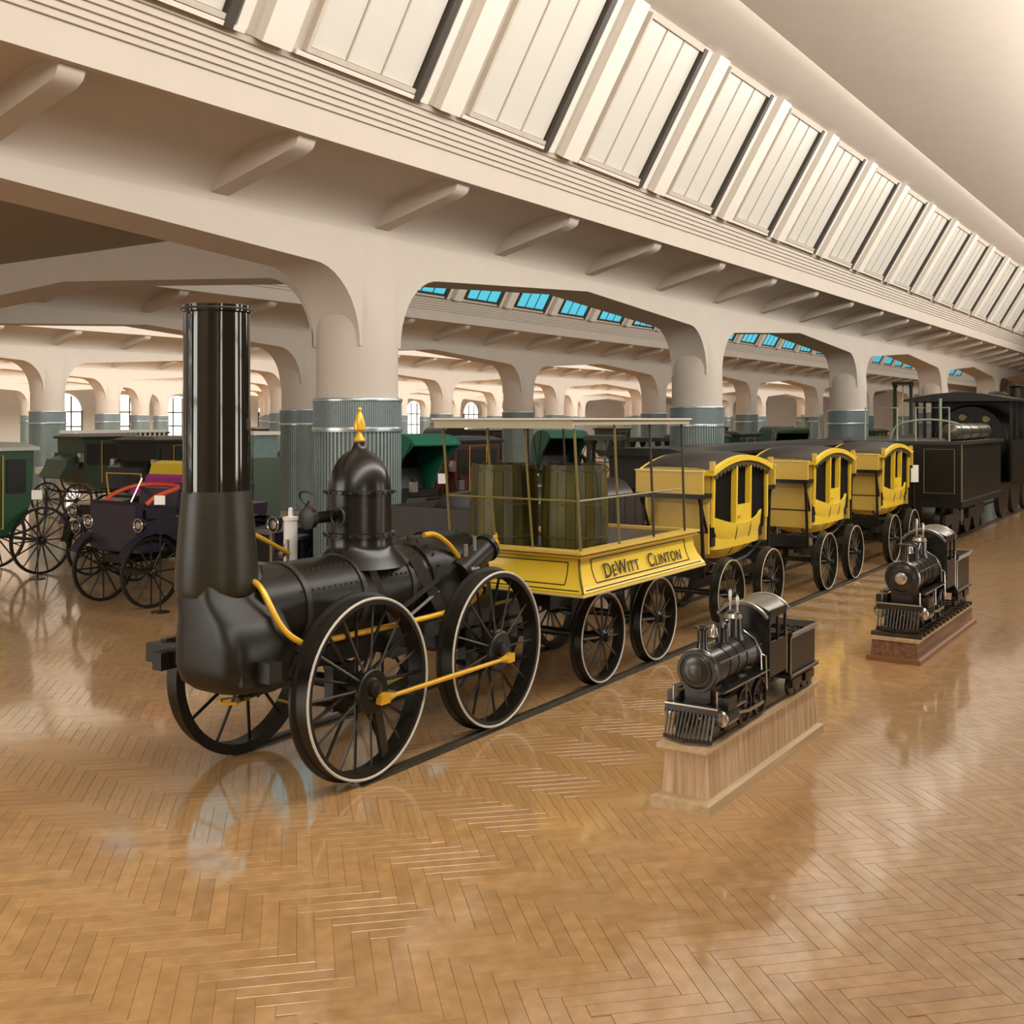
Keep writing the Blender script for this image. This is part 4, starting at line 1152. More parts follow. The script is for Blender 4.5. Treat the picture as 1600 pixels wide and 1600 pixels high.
for x in (25.85, 28.25):
    for v in (5.36, 7.0):
        MB().box(x - 0.95, x + 0.95, v - 0.04, v + 0.04, 0.42, 0.66).box(x - 0.3, x + 0.3, v - 0.05, v + 0.05, 0.62, 0.86).build('truck_frame', DKGREY, bg_, None)
# cab
for v in (W0 + 0.02, W1 - 0.02):
    MB().box(31.0, 33.0, v - 0.03, v + 0.03, 1.1, 2.2).box(31.0, 31.12, v - 0.03, v + 0.03, 2.2, 3.3).box(32.88, 33.0, v - 0.03, v + 0.03, 2.2, 3.3).box(31.9, 32.0, v - 0.03, v + 0.03, 2.2, 3.3).build('cab_side', BLACK, bg_, None)
rings_ = []
for x in (30.3, 33.3):
    rings_.append([(x, W0 - 0.15, 3.28), (x, 5.6, 3.42), (x, 6.2, 3.47), (x, 6.8, 3.42), (x, W1 + 0.15, 3.28), (x, W1 + 0.15, 3.22), (x, W0 - 0.15, 3.22)])
MB().loft(rings_).build('cab_roof', BLACK, bg_, None)
MB().box(32.95, 33.05, W0, W1, 1.1, 3.25).build('cab_front', BLACK, bg_, None)
MB().box(29.5, 33.0, W0 + 0.05, W1 - 0.05, 0.95, 1.1).build('cab_floor', BLACK, bg_, None)
MB().lathe([(0.9, 32.0), (0.95, 32.05), (0.95, 33.0)], (0, TC, 2.2), 'x', 32).build('backhead', BLACK, bg_)
for v, z in ((5.8, 2.75), (6.4, 2.8)):
    MB().lathe([(0.09, 31.96), (0.11, 31.98), (0.11, 32.0)], (0, v, z), 'x', 20).build('gauge', mat('gauge_brass', (0.16, 0.13, 0.04), 0.3, metal=0.6), bg_)
MB().lathe([(0.92, 33.0), (0.92, 40.0), (0.85, 40.1)], (0, TC, 2.2), 'x', 32).build('boiler', BLACK, bg_)
MB().lathe([(0.35, 2.9), (0.33, 3.5), (0.2, 3.6)], (36, TC, 0), n=24).build('steam_dome', BLACK, bg_)
MB().lathe([(0.26, 2.9), (0.24, 3.8), (0.32, 3.85)], (39.5, TC, 0), n=24).build('stack', BLACK, bg_)
for x in (32.5, 34.4, 36.3):
    for v in (5.50, 6.90):
        MB().lathe([(0.02, v - 0.07), (0.83, v - 0.07), (0.85, v + 0.05), (0.02, v + 0.05)], (x, 0, 0.85 + RAILH), 'y', 32).build('driving_wheel', BLACK, bg_, 35)
MB().box(29.4, 40.2, 5.65, 6.75, 0.75, 1.0).build('frame', BLACK, bg_, None)

# ================================================================== EXHIBITS BEHIND THE TRAIN
def wagon_wheel(R, m, key, n=12):
    k = ('ww', key)
    if k in MESHCACHE: return MESHCACHE[k]
    w = MB().lathe([(R - 0.045, -0.025), (R, -0.025), (R, 0.025), (R - 0.045, 0.025), (R - 0.045, -0.025)], axis='y', n=36, caps=False)
    for i in range(n):
        a = 2 * PI * i / n
        w.cyl((0.05 * math.cos(a), 0, 0.05 * math.sin(a)), ((R - 0.03) * math.cos(a), 0, (R - 0.03) * math.sin(a)), 0.016, 0.012, 6)
    w.lathe([(0.03, -0.10), (0.06, -0.08), (0.075, 0.0), (0.06, 0.08), (0.03, 0.10)], axis='y', n=14)
    me_ = w.mesh('wheel', 35); me_.materials.append(m)
    MESHCACHE[k] = me_
    return me_
def lamp_on(parent, x, y, z, r, m=None, key='lamp', ax=-1):
    l = MB().lathe([(r * 0.5, x + 0.10), (r * 0.9, x + 0.05), (r, x + 0.0), (r, x - 0.02), (r * 0.9, x - 0.025)], (0, y, z), 'x', 20).build('headlamp', m or BLACK, parent, 40, (key, 'b', x, y, z, (m or BLACK).name))
    MB().ring(r * 0.95, r * 0.10, (x - 0.025, y, z), 'x', 24, 6).build('lamp_rim', SILVER, l, 40, (key, 'r', x, y, z))
    MB().lathe([(0.01, x - 0.035), (r * 0.5, x - 0.03), (r * 0.55, x - 0.02)], (0, y, z), 'x', 16).build('lamp_glass', SILVER, l, 40, (key, 'g', x, y, z))

def automobile(label, loc, rz, bm, sm, wm=None, top=None, windshield=False, lamps=True, group='antique motor cars behind the train', R=0.48, sm2=None, lampdz=0.42):
    t = thing('antique_car', label, 'car', (0, 0, 0), 0, group)
    wm = wm or BLACK
    K = lambda n, m_: ('auto', n, m_.name, R)
    for x in (-1.10, 1.10):
        for y in (-0.62, 0.62):
            part(wagon_wheel(R, wm, 'a%.2f%s' % (R, wm.name)), 'wheel', t, (x, y, R))
        MB().cyl((x, -0.62, R), (x, 0.62, R), 0.03, n=8).build('axle', BLACK, t, 40, K('ax%d' % (x > 0), BLACK))
    MB().box(-1.45, 1.5, -0.42, 0.42, R + 0.08, R + 0.16).build('chassis', BLACK, t, None, K('ch', BLACK))
    MB().prism([(-1.40, R + 0.16), (-0.55, R + 0.16), (-0.55, R + 0.66), (-1.36, R + 0.58)], -0.36, 0.36, 'y').build('bonnet', bm, t, None, K('bo', bm))
    rd = MB().box(-1.46, -1.40, -0.36, 0.36, R + 0.10, R + 0.62).build('radiator', SILVER, t, None, K('ra', SILVER))
    MB().box(-1.47, -1.455, -0.30, 0.30, R + 0.15, R + 0.56).build('radiator_core', BLACK, rd, None, K('rc', BLACK))
    MB().prism([(-0.55, R + 0.16), (1.45, R + 0.16), (1.48, R + 0.75), (0.55, R + 0.72), (0.45, R + 0.50), (-0.10, R + 0.50), (-0.20, R + 0.72), (-0.55, R + 0.70)], -0.55, 0.55, 'y').build('body', bm, t, None, K('by', bm))
    for x, sm in ((0.02, sm), (0.85, sm2 or sm)):
        se = MB().box(x - 0.05, x + 0.48, -0.50, 0.50, R + 0.50, R + 0.66).build('seat', sm, t, None, K('se%.2f' % x, sm))
        prof_ = [(x + 0.42, R + 0.60), (x + 0.56, R + 0.60), (x + 0.62, R + 1.02), (x + 0.55, R + 1.08), (x + 0.46, R + 1.02)]
        MB().prism(prof_, -0.53, 0.53, 'y').build('seat_back', sm, t, None, K('sb%.2f' % x, sm))
        for y in (-0.52, 0.52):
            MB().prism([(x - 0.05, R + 0.55), (x + 0.5, R + 0.55), (x + 0.55, R + 0.95), (x + 0.1, R + 0.78)], y - 0.04, y + 0.04, 'y').build('seat_arm', sm, t, None, K('sa%.2f%d' % (x, y > 0), sm))
    MB().cyl((-0.5, 0.2, R + 0.5), (-0.12, 0.2, R + 0.95), 0.018, n=6).build('steering_column', BLACK, t, 40, K('sc', BLACK))
    sw = MB().ring(0.19, 0.015, (0, 0, 0), 'x', 20, 6)
    sw.v = [(-0.11 + x * 0.7 + z * -0.6, 0.2 + y, R + 0.97 + z * 0.75) for x, y, z in sw.v]
    sw.build('steering_wheel', DKWOOD, t, 40, K('sw', DKWOOD))
    for x in (-1.10, 1.10):
        for y in (-0.64, 0.64):
            pts = [(x + (R + 0.07) * math.cos(a), y, R + (R + 0.07) * math.sin(a)) for a in [0.2 + i * (PI - 0.5) / 8 for i in range(9)]]
            f = MB()
            for p, q in zip(pts, pts[1:]): f.bar(p, q, 0.20, 0.015, (0, 0, 1))
            f.build('fender', bm, t, None, K('fe%d%d' % (x > 0, y > 0), bm))
    for y in (-0.60, 0.60):
        MB().box(-0.5, 0.5, y - 0.10, y + 0.10, R - 0.10, R - 0.07).build('running_board', BLACK, t, None, K('rb%d' % (y > 0), BLACK))
    if lamps:
        for y in (-0.44, 0.44): lamp_on(t, -1.50, y, R + lampdz, 0.12, key='autolamp%.2f%.2f' % (R, lampdz))
    if windshield:
        MB().tube([(-0.55, -0.5, R + 0.70), (-0.62, -0.5, R + 1.15), (-0.62, 0.5, R + 1.15), (-0.55, 0.5, R + 0.70)], 0.016, 6).build('windshield_frame', BRASS, t, 40, K('ws', BRASS))
    if top:
        pts = [(1.55, R + 0.95), (1.70, R + 1.15), (1.62, R + 1.32), (0.95, R + 1.36), (0.70, R + 1.30), (0.60, R + 1.02), (0.72, R + 1.00), (0.82, R + 1.22), (1.45, R + 1.20)]
        MB().prism(pts, -0.58, 0.58, 'y').build('folded_top', top, t, None, K('tp', top))
        MB().tube([(0.65, -0.58, R + 1.05), (0.2, -0.58, R + 0.72)], 0.012, 5).build('top_strap', SILVER, t, 40, K('ts', SILVER))
    t.location = loc; t.rotation_euler = (0, 0, rz)
    return t

def buggy(label, loc, rz, bm, hm, wm=None, group='hooded buggies behind the train', lamps=True):
    t = thing('hooded_buggy', label, 'carriage', (0, 0, 0), 0, group)
    wm = wm or BLACK
    K = lambda n, m_: ('bug', n, m_.name)
    for x, R in ((-0.85, 0.50), (0.70, 0.60)):
        for y in (-0.66, 0.66):
            part(wagon_wheel(R, wm, 'b%.2f%s' % (R, wm.name), 14), 'wheel', t, (x, y, R))
        MB().cyl((x, -0.66, R), (x, 0.66, R), 0.028, n=8).build('axle', BLACK, t, 40, K('ax%d' % (x > 0), BLACK))
        for y in (-0.4, 0.4):
            MB().tube([(x - 0.35, y, R + 0.14), (x, y, R + 0.03), (x + 0.35, y, R + 0.14), (x, y, R + 0.26)], 0.018, 5, True).build('spring', BLACK, t, 40, K('sp%d%d' % (x > 0, y > 0), BLACK))
    MB().bar((-0.85, 0, 0.56), (0.70, 0, 0.66), 0.06).build('perch', BLACK, t, None, K('pe', BLACK))
    MB().prism([(-0.80, 0.88), (0.85, 0.88), (0.95, 1.20), (0.15, 1.20), (0.05, 1.0), (-0.55, 1.0), (-0.80, 1.25), (-0.86, 1.25)], -0.45, 0.45, 'y').build('body', bm, t, None, K('bd', bm))
    MB().box(0.12, 0.75, -0.44, 0.44, 1.20, 1.34).build('seat', BLACK, t, None, K('se', BLACK))
    MB().prism([(0.70, 1.30), (0.82, 1.30), (0.92, 1.75), (0.80, 1.75)], -0.46, 0.46, 'y').build('seat_back', BLACK, t, None, K('sb', BLACK))
    out = smoothpath([(0.95, 0, 1.30), (1.10, 0, 1.70), (1.02, 0, 2.12), (0.72, 0, 2.38), (0.20, 0, 2.46), (-0.30, 0, 2.40), (-0.52, 0, 2.26)], 3)
    n_ = len(out)
    rings_ = []
    for y in (-0.56, 0.56):
        rings_.append([(p.x, y, p.z) for p in out] + [(p.x - 0.03 * (p.x - 0.2), y * 0.98, p.z - 0.03) for p in reversed(out)])
    MB().loft(rings_).build('hood', hm, t, 50, K('hd', hm))
    lin = []
    for y in (-0.535, 0.535):
        lin.append([(p.x - 0.06 * (p.x - 0.2), y, p.z - 0.04) for p in out])
    MB().loft(lin, cap=False, closed=False).build('hood_lining', BLACK, t, 50, K('hl', BLACK))
    for y in (-0.55, 0.55):
        side = [(p.x, p.z) for p in out] + [(-0.30, 2.10), (0.15, 1.85), (0.45, 1.45), (0.60, 1.28)]
        MB().prism(side, y - 0.012, y + 0.012, 'y').build('hood_side', hm, t, None, K('hs%d' % (y > 0), hm))
        for q in ((-0.45, 2.28), (0.2, 2.44), (0.85, 2.3)):
            MB().cyl((0.45, y * 1.03, 1.32), (q[0], y * 1.03, q[1]), 0.012, n=5).build('hood_bow', BLACK, t, 40, K('hb%.2f%d' % (q[0], y > 0), BLACK))
        MB().bar((-0.85, y, 0.62), (-2.3, y * 0.8, 0.80), 0.035).build('shaft', BLACK, t, None, K('sh%d' % (y > 0), BLACK))
        if lamps:
            l = MB().box(-0.55, -0.43, y - 0.06, y + 0.06, 1.35, 1.55).build('carriage_lamp', SILVER, t, None, K('la%d' % (y > 0), SILVER))
            MB().lathe([(0.08, 1.55), (0.03, 1.62), (0.015, 1.66)], (-0.49, y, 0), n=10).build('lamp_cap', BLACK, l, 40, K('lc%d' % (y > 0), BLACK))
    t.location = loc; t.rotation_euler = (0, 0, rz)
    return t

def closed_coach(label, loc, rz, bm, wm=None, group='closed coaches among the exhibits', roofm=None):
    t = thing('closed_coach', label, 'carriage', (0, 0, 0), 0, group)
    wm = wm or BLACK
    K = lambda n, m_: ('cc', n, m_.name)
    for x, R in ((-1.15, 0.48), (1.05, 0.60)):
        for y in (-0.72, 0.72):
            part(wagon_wheel(R, wm, 'b%.2f%s' % (R, wm.name), 14), 'wheel', t, (x, y, R))
        MB().cyl((x, -0.72, R), (x, 0.72, R), 0.03, n=8).build('axle', BLACK, t, 40, K('ax%d' % (x > 0), BLACK))
    poly = [(-0.85, 1.35), (-0.70, 0.95), (-0.35, 0.72), (0.45, 0.72), (0.80, 0.95), (0.95, 1.35), (0.98, 2.20), (-0.88, 2.20)]
    MB().prism(poly, -0.60, 0.60, 'y').build('body', bm, t, None, K('bd', bm))
    MB().loft([[(-0.98, -0.66, 2.20), (1.06, -0.66, 2.20), (1.06, 0.66, 2.20), (-0.98, 0.66, 2.20)], [(-0.98, -0.66, 2.26), (1.06, -0.66, 2.26), (1.06, 0.66, 2.26), (-0.98, 0.66, 2.26)], [(-0.8, -0.4, 2.34), (0.9, -0.4, 2.34), (0.9, 0.4, 2.34), (-0.8, 0.4, 2.34)]]).build('roof', roofm or BLACK, t, None, K('rf', roofm or BLACK))
    for y in (-0.605, 0.605):
        for a, b in ((-0.74, -0.36), (-0.24, 0.34), (0.46, 0.82)):
            w = MB().box(a, b, y - 0.01, y + 0.01, 1.45, 2.05).build('window', BLACK, t, None, K('wi%.2f%d' % (a, y > 0), BLACK))
        dr = MB().tube([(-0.29, y * 1.015, 0.85), (0.39, y * 1.015, 0.85), (0.39, y * 1.015, 2.12), (-0.29, y * 1.015, 2.12)], 0.012, 5, True).build('door_moulding', BRASS, t, 40, K('dm%d' % (y > 0), BRASS))
        l = MB().box(-1.02, -0.90, y - 0.06, y + 0.06, 1.55, 1.80).build('carriage_lamp', SILVER, t, None, K('la%d' % (y > 0), SILVER))
    MB().prism([(-1.55, 1.15), (-1.45, 1.10), (-0.95, 1.40), (-0.90, 1.75), (-1.30, 1.62), (-1.35, 1.45)], -0.5, 0.5, 'y').build('driver_box', bm, t, None, K('db', bm))
    for y in (-0.4, 0.4):
        MB().tube(smoothpath([(1.35, y, 1.5), (1.2, y, 0.85), (0, y, 0.66), (-1.2, y, 0.75), (-1.45, y, 1.1)], 4), 0.025, 5).build('c_spring', BLACK, t, 40, K('cs%d' % (y > 0), BLACK))
    t.location = loc; t.rotation_euler = (0, 0, rz)
    return t

def steam_engine(label, loc, rz, h=2.4, group='stationary steam engines behind the train', m=None, fw=True):
    t = thing('stationary_engine', label, 'engine', (0, 0, 0), 0, group)
    m = m or DKGREY
    K = lambda n: ('se', n, m.name, h, fw)
    MB().box(-1.0, 1.0, -0.55, 0.55, 0.0, 0.18).box(-0.85, 0.85, -0.45, 0.45, 0.18, 0.32).build('bed', m, t, None, K('bed'))
    for x in (-0.5, 0.5):
        for y in (-0.35, 0.35):
            MB().lathe([(0.09, 0.32), (0.10, 0.36), (0.06, 0.42), (0.055, h - 0.2), (0.09, h - 0.12), (0.09, h - 0.05)], (x, y, 0), n=14).build('column', m, t, 40, K('c%d%d' % (x > 0, y > 0)))
    MB().box(-0.65, 0.65, -0.45, 0.45, h - 0.05, h + 0.06).build('entablature', m, t, None, K('ent'))
    MB().lathe([(0.28, 0.32), (0.30, 0.36), (0.26, 0.42), (0.26, 1.0), (0.30, 1.05), (0.30, 1.12), (0.08, 1.16)], (-0.15, 0, 0), n=24).build('cylinder', BLACK, t, 40, K('cyl'))
    MB().cyl((-0.15, 0, 1.1), (-0.15, 0, h - 0.05), 0.03, n=8).build('piston_rod', SILVER, t, 40, K('pr'))
    if fw:
        w = MB().lathe([(0.78, -0.06), (0.88, -0.06), (0.88, 0.06), (0.78, 0.06), (0.78, -0.06)], (0.55, -0.62, 1.0), 'y', 40, caps=False)
        for i in range(6):
            a = 2 * PI * i / 6
            w.cyl((0.55, -0.62, 1.0), (0.55 + 0.8 * math.cos(a), -0.62, 1.0 + 0.8 * math.sin(a)), 0.035, n=6)
        w.lathe([(0.1, -0.1), (0.1, 0.1)], (0.55, -0.62, 1.0), 'y', 14).build('flywheel', BLACK, t, 40, K('fw'))
        MB().cyl((0.55, -0.75, 1.0), (0.55, 0.5, 1.0), 0.05, n=10).build('crankshaft', SILVER, t, 40, K('cs'))
    for x in (-0.35, 0.2):
        MB().lathe([(0.03, 1.16), (0.03, 1.4), (0.07, 1.45), (0.07, 1.55), (0.02, 1.6)], (x, -0.25, 0), n=12).build('oil_cup', SILVER, t, 40, K('oc%.2f' % x))
    MB().tube(smoothpath([(-0.45, -0.2, 0.5), (-0.75, -0.25, 0.8), (-0.75, -0.25, 1.5), (-0.5, -0.3, 1.9)]), 0.04, 8).build('steam_pipe', m, t, 40, K('sp'))
    t.location = loc; t.rotation_euler = (0, 0, rz)
    return t

def phaeton(label, loc, rz, bm, sm):
    t = thing('motor_phaeton', label, 'carriage', (0, 0, 0), 0)
    for x, R in ((-1.0, 0.52), (1.0, 0.58)):
        for y in (-0.56, 0.56):
            part(wagon_wheel(R, BLACK, 'p%.2f' % R, 12), 'wheel', t, (x, y, R))
        MB().cyl((x, -0.56, R), (x, 0.56, R), 0.03, n=8).build('axle', BLACK, t)
        for y in (-0.36, 0.36):
            MB().tube([(x - 0.35, y, R + 0.12), (x, y, R + 0.02), (x + 0.35, y, R + 0.12), (x, y, R + 0.22)], 0.018, 5, True).build('spring', BLACK, t)
    MB().prism([(-1.15, 0.80), (1.25, 0.80), (1.35, 1.40), (0.45, 1.36), (0.35, 1.10), (-0.30, 1.10), (-0.42, 1.30), (-1.0, 1.26), (-1.18, 1.34)], -0.50, 0.50, 'y').build('body', bm, t, None)
    MB().prism([(-1.22, 0.85), (-1.17, 0.85), (-1.10, 1.52), (-1.22, 1.55), (-1.26, 1.50)], -0.52, 0.52, 'y').build('dash', bm, t, None)
    for x in (-0.75, 0.70):
        MB().box(x - 0.25, x + 0.30, -0.44, 0.44, 1.28, 1.42).build('seat', bm, t, None)
        MB().tube(smoothpath([(x - 0.28, -0.48, 1.50), (x - 0.1, -0.50, 1.62), (x + 0.30, -0.48, 1.72), (x + 0.40, 0, 1.75), (x + 0.30, 0.48, 1.72), (x - 0.1, 0.50, 1.62), (x - 0.28, 0.48, 1.50)], 5), 0.034, 8).build('seat_rail', sm if x < 0 else BLACK, t)
        MB().prism([(x + 0.28, 1.40), (x + 0.36, 1.40), (x + 0.42, 1.70), (x + 0.34, 1.70)], -0.44, 0.44, 'y').build('seat_back', bm, t, None)
    for y in (-0.58, 0.58): lamp_on(t, -1.22, y, 1.22, 0.10, key='phlamp')
    for y in (-0.58, 0.58):
        for x, R in ((-1.0, 0.52), (1.0, 0.58)):
            f = MB()
            pts = [(x + (R + 0.06) * math.cos(a), y, R + (R + 0.06) * math.sin(a)) for a in [0.5 + i * (PI - 1.0) / 6 for i in range(7)]]
            for p, q in zip(pts, pts[1:]): f.bar(p, q, 0.18, 0.015)
            f.build('mudguard', bm, t, None)
    MB().cyl((-0.95, 0.15, 1.26), (-0.62, 0.15, 1.85), 0.015, n=6).build('tiller', SILVER, t)
    MB().bar((-1.2, 0, 0.70), (1.3, 0, 0.72), 0.5, 0.12).build('undercarriage', BLACK, t, None)
    t.location = loc; t.rotation_euler = (0, 0, rz)
    return t

def railway_wagon(label, u0, u1, v0, v1, ztop, m, windows=True):
    uc, vc = (u0 + u1) / 2, (v0 + v1) / 2
    t = thing('railway_wagon', label, 'railway wagon', (uc, vc, 0), 0, 'dark railway wagons on the next track')
    MB().box(u0, u1, v0 + 0.08, v1 - 0.08, 0.78, 0.95).build('underframe', BLACK, t, None)
    zb = ztop - 0.14 if windows else ztop
    n_ = int((u1 - u0) / 0.32)
    st = (u1 - u0) / n_
    zs = zb - 0.75 if windows else zb
    bme = MB().box(-st / 2 + 0.008, st / 2 - 0.008, -0.02, 0.02, 0.95, zs).mesh('plank', None); bme.materials.append(m)
    for i in range(n_):
        part(bme, 'side_plank', t, (u0 + st * (i + .5) - uc, v0 - vc, 0))
    MB().box(u0, u1, v1 - 0.03, v1, 0.95, zb).build('side_wall', m, t, None)
    for x in (u0, u1):
        MB().box(x - 0.02, x + 0.02, v0, v1, 0.95, zb).build('end_wall', m, t, None)
    if windows:
        k = max(3, int((u1 - u0) / 1.0))
        for i in range(k + 1):
            x = u0 + (u1 - u0) * i / k
            MB().box(x - 0.05, x + 0.05, v0 - 0.025, v0 + 0.025, zs, zb).build('window_post', m, t, None)
        MB().box(u0, u1, v0 - 0.03, v0 + 0.03, zs - 0.03, zs + 0.03).build('sill_rail', m, t, None)
        MB().box(u0 + 0.05, u1 - 0.05, v0 + 0.03, v0 + 0.05, zs, zb).build('window_blind', DARKSHEET, t, None)
        rr_ = []
        for x in (u0 - 0.25, u1 + 0.25):
            rr_.append([(x, v0 - 0.10, ztop - 0.14), (x, v0 - 0.10, ztop - 0.08), (x, v0 + 0.3, ztop), (x, v1 - 0.3, ztop), (x, v1 + 0.10, ztop - 0.08), (x, v1 + 0.10, ztop - 0.14)])
        MB().loft(rr_).build('roof', BLACK, t, None)
    else:
        MB().box(u0, u1, v0, v1, 0.95, 1.0).build('deck', m, t, None)
        MB().lathe([(0.05, u0 + 0.5), (0.4, u0 + 0.55), (0.4, u1 - 0.55), (0.05, u1 - 0.5)], (0, vc, 1.40), 'x', 28).build('boiler_load', BLACK, t)
    for x in (u0 + 0.9, u1 - 0.9):
        for y in (v0 + 0.12, v1 - 0.12):
            part(wagon_wheel(0.42, BLACK, 'rw'), 'wheel', t, (x - uc, y - vc, 0.42))
        MB().cyl((x, v0 + 0.12, 0.42), (x, v1 - 0.12, 0.42), 0.05, n=8).box(x - 0.12, x + 0.12, v0 + 0.2, v1 - 0.2, 0.42, 0.80).build('axle', BLACK, t)
    return t

def exhibit_card(label, loc, w, h, z):
    t = thing('exhibit_card', label, 'sign', loc, 0, 'white exhibit cards on stands')
    x, y, _ = loc
    c, s_ = math.cos(YAW - PI / 2), math.sin(YAW - PI / 2)
    f = MB().add([(x + a * c, y + a * s_, zz) for a, zz in ((-w / 2, z - h / 2), (w / 2, z - h / 2), (w / 2, z + h / 2), (-w / 2, z + h / 2))] +
                 [(x + a * c + 0.02 * math.cos(YAW), y + a * s_ + 0.02 * math.sin(YAW), zz) for a, zz in ((-w / 2, z - h / 2), (w / 2, z - h / 2), (w / 2, z + h / 2), (-w / 2, z + h / 2))],
                 [(0, 1, 2, 3), (7, 6, 5, 4), (0, 4, 5, 1), (1, 5, 6, 2), (2, 6, 7, 3), (3, 7, 4, 0)])
    f.build('card', CARD, t, None)
    MB().cyl((x + 0.03, y + 0.02, 0), (x + 0.03, y + 0.02, z), 0.012, n=6).lathe([(0.13, 0), (0.13, 0.015), (0.02, 0.03)], (x + 0.03, y + 0.02, 0), n=16).build('stand', BLACK, t)
    return t

dkg = mat('very_dark_green', (0.012, 0.035, 0.014), 0.4, var=0.4)
# left of the chimney
closed_coach('dark green closed coach with pale roof edge at the far left edge', (10.35, 18.4, 0), 0, GREEN, roofm=mat('roof_cream', (0.55, 0.53, 0.42), 0.5))
phaeton('dark navy high-wheeled motor carriage with bright red seat left of the chimney', (11.25, 13.75, 0), 0, NAVY, RED)
automobile('black open motor car behind the red-seated carriage', (12.9, 16.2, 0), 0, BLACK, MAROON)
automobile('black touring car with folded yellow top left of the chimney', (14.8, 19.2, 0), 0.1, BLACK, MAGENTA, top=YCLOTH, windshield=True, sm2=BLACK)
closed_coach('tall black closed coach far behind the touring car with yellow top', (17.4, 22.0, 0), 0.2, BLACK)
# right of the chimney and behind the near column
automobile('dark car with round nickel headlamps and magenta seat between chimney and near column', (12.85, 12.25, 0), 0.0, NAVY, MAGENTA, sm2=BLACK, lampdz=0.72)
buggy('buggy with bright green folded hood just right of the near column', (17.0, 13.5, 0), 1.25, BLACK, HOODGREEN)
closed_coach('maroon closed coach seen behind the tender canopy', (20.9, 15.6, 0), 0, MAROON)
buggy('buggy with dark green hood seen through the canopy poles above the barrels', (25.2, 15.2, 0), 0.9, GREEN, mat('hood_dark_green', (0.01, 0.09, 0.05), 0.6, var=0.3))
steam_engine('dark stationary engine with columns seen through the canopy beside the barrels', (23.2, 12.8, 0), 0.4, 2.3)
steam_engine('dark stationary engine just left of the first coach', (26.6, 13.3, 0), 0.2, 2.2, m=BLACK)
# row behind the coaches
WDB = mat('wagon_dark_brown', (0.022, 0.015, 0.010), 0.5, var=0.35)
railway_wagon('low dark open wagon seen between the locomotive dome and the barrels', 10.9, 16.3, 7.75, 9.35, 1.62, WDB, False)
railway_wagon('long dark brown railway wagon behind the first and second yellow coaches', 17.3, 27.0, 7.85, 9.45, 2.24, WDB)
railway_wagon('long dark brown railway wagon farther along behind the third yellow coach', 27.8, 39.0, 7.85, 9.45, 2.24, WDB)
closed_coach('dark green closed coach with dark roof behind the first yellow coach', (30.4, 13.6, 0), 0, dkg, roofm=dkg)
closed_coach('dark green closed coach behind the first and second coach', (34.6, 14.2, 0), 0, dkg)
buggy('dark green hooded buggy behind the second yellow coach', (38.6, 13.6, 0), 0.5, dkg, dkg)
buggy('dark green hooded buggy behind the second coach roof', (43.0, 15.6, 0), PI, dkg, dkg)
closed_coach('dark green closed coach behind the third yellow coach roof', (47.6, 13.4, 0), 0, dkg, roofm=dkg)
steam_engine('tall dark green engine with high columns left of the big black locomotive', (52.0, 13.0, 0), 0.2, 4.4, m=dkg, fw=False)
steam_engine('pale grey stationary engine with flywheel behind the third coach', (50.0, 16.6, 0), 0.2, 2.9, m=mat('engine_pale', (0.35, 0.36, 0.28), 0.4, metal=0.3))
# farther aisle
far = [(19.5, 27.5, 'c', dkg, 'dark green closed coach in the second aisle at the left'), (23.5, 29.5, 'a', NAVY, 'navy motor car in the second aisle left of the near column'),
       (28.5, 27.6, 'c', dkg, 'green closed coach in the second aisle right of the near column'), (31.8, 29.0, 'a', BLACK, 'black motor car in the second aisle above the green hooded buggy'),
       (36.4, 27.6, 'b', BLACK, 'black hooded buggy in the second aisle above the barrels'), (40.5, 28.5, 'c', BLACK, 'black closed coach in the second aisle above the tender canopy'),
       (45.0, 27.5, 'a', dkg, 'green motor car in the second aisle above the canopy end'), (51.5, 28.0, 'c', dkg, 'green closed coach in the second aisle left of the second near column'),
       (58.0, 28.0, 'a', dkg, 'green motor car in the second aisle right of the second near column'), (65.0, 28.0, 'c', dkg, 'green closed coach in the second aisle near the third column'),
       (26.5, 35.0, 'c', BLACK, 'black closed coach in front of the third arcade at the left'), (33.0, 41.0, 'a', BLACK, 'black motor car in the third aisle left of the chimney'),
       (39.0, 41.5, 'c', MAROON, 'maroon closed coach in the third aisle'), (46.0, 41.0, 'c', dkg, 'green closed coach in the third aisle right of the near column'),
       (54.0, 41.0, 'a', BLACK, 'black motor car in the third aisle above the canopy')]
for x, y, ty, m_, lab in far:
    if ty == 'a': automobile(lab, (x, y, 0), 0, m_, BLACK, top=m_, group='exhibits in the farther aisles')
    elif ty == 'b': buggy(lab, (x, y, 0), PI, m_, m_, group='exhibits in the farther aisles')
    else: closed_coach(lab, (x, y, 0), 0, m_, group='exhibits in the farther aisles')
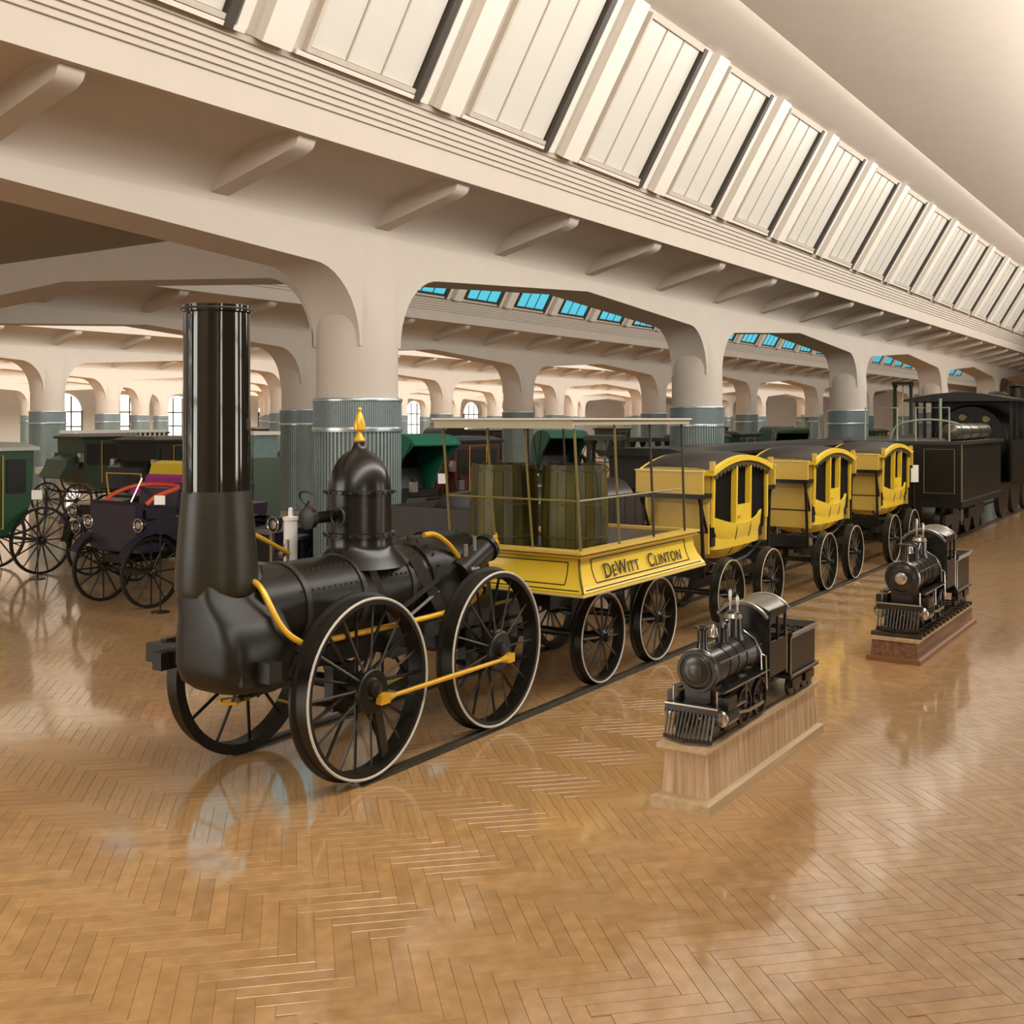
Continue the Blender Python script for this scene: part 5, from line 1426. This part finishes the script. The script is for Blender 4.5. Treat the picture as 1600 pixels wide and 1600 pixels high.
# slatted pale wagon at the left
sw_ = thing('slatted_wagon', 'pale slatted wagon body standing far behind the cars at the left', 'wagon', (22.6, 31.6, 0), 0.0)
PALE = mat('pale_grey_paint', (0.42, 0.40, 0.34), 0.5)
MB().box(20.6, 24.6, 30.9, 32.3, 1.0, 1.2).build('floor_frame', PALE, sw_, None)
for i in range(21):
    x = 20.65 + i * 0.195
    MB().box(x - 0.03, x + 0.03, 30.88, 30.93, 1.2, 2.3).build('slat', PALE, sw_, None, 'wslat')
    sw_.children[-1].location.x = i * 0.195
MB().box(20.55, 24.65, 30.86, 30.95, 2.3, 2.4).build('top_rail', PALE, sw_, None)
MB().box(20.55, 24.65, 30.87, 30.94, 1.72, 1.78).build('middle_rail', PALE, sw_, None)
for x in (21.3, 23.9):
    for y in (30.9, 32.3):
        part(wagon_wheel(0.5, PALE, 'pale'), 'wheel', sw_, (x - 22.6, y - 31.6, 0.5))
    MB().cyl((x, 30.9, 0.5), (x, 32.3, 0.5), 0.04, n=8).box(x - 0.05, x + 0.05, 31.0, 32.2, 0.5, 1.0).build('axle', PALE, sw_)
# glass case right of the chimney
dc = thing('display_case', 'grey-green glazed display case right of the tall chimney', 'display case', (17.0, 18.3, 0))
MB().box(16.6, 17.4, 17.9, 18.7, 0, 1.9).build('cabinet', mat('case_green', (0.06, 0.085, 0.06), 0.4), dc, None)
MB().box(16.65, 17.35, 17.95, 18.65, 1.9, 2.4).build('glass', TEAL, dc, None)
MB().box(16.6, 17.4, 17.9, 18.7, 2.4, 2.48).build('top', WHITEP, dc, None)
# lamp post behind the second coach
lpst = thing('lamp_post', 'slender lamp post with amber lantern beside the third near column', 'lamp post', (42.3, 13.0, 0))
MB().cyl((42.3, 13.0, 0), (42.3, 13.0, 3.6), 0.05, 0.035, 10).lathe([(0.2, 0), (0.2, 0.2), (0.06, 0.4)], (42.3, 13.0, 0), n=14).build('post', FRAMEDK, lpst)
MB().lathe([(0.08, 3.6), (0.16, 3.7), (0.2, 4.0), (0.08, 4.15), (0.02, 4.25)], (42.3, 13.0, 0), n=8).build('lantern', mat('amber_glass', (0.35, 0.20, 0.03), 0.3), lpst, None)
# cards
exhibit_card('small white card on a stand by the dark green coach at the far left', (11.0, 17.2, 0), 0.18, 0.16, 1.45)
exhibit_card('small white card on a stand by the red-seated motor carriage', (10.05, 12.75, 0), 0.15, 0.13, 1.60)
exhibit_card('small white card on a stand by the green hooded buggy', (16.3, 12.5, 0), 0.15, 0.19, 1.63)
exhibit_card('tall white card on a stand between the last coach and the big black locomotive', (23.85, 5.72, 0), 0.16, 0.36, 1.60)
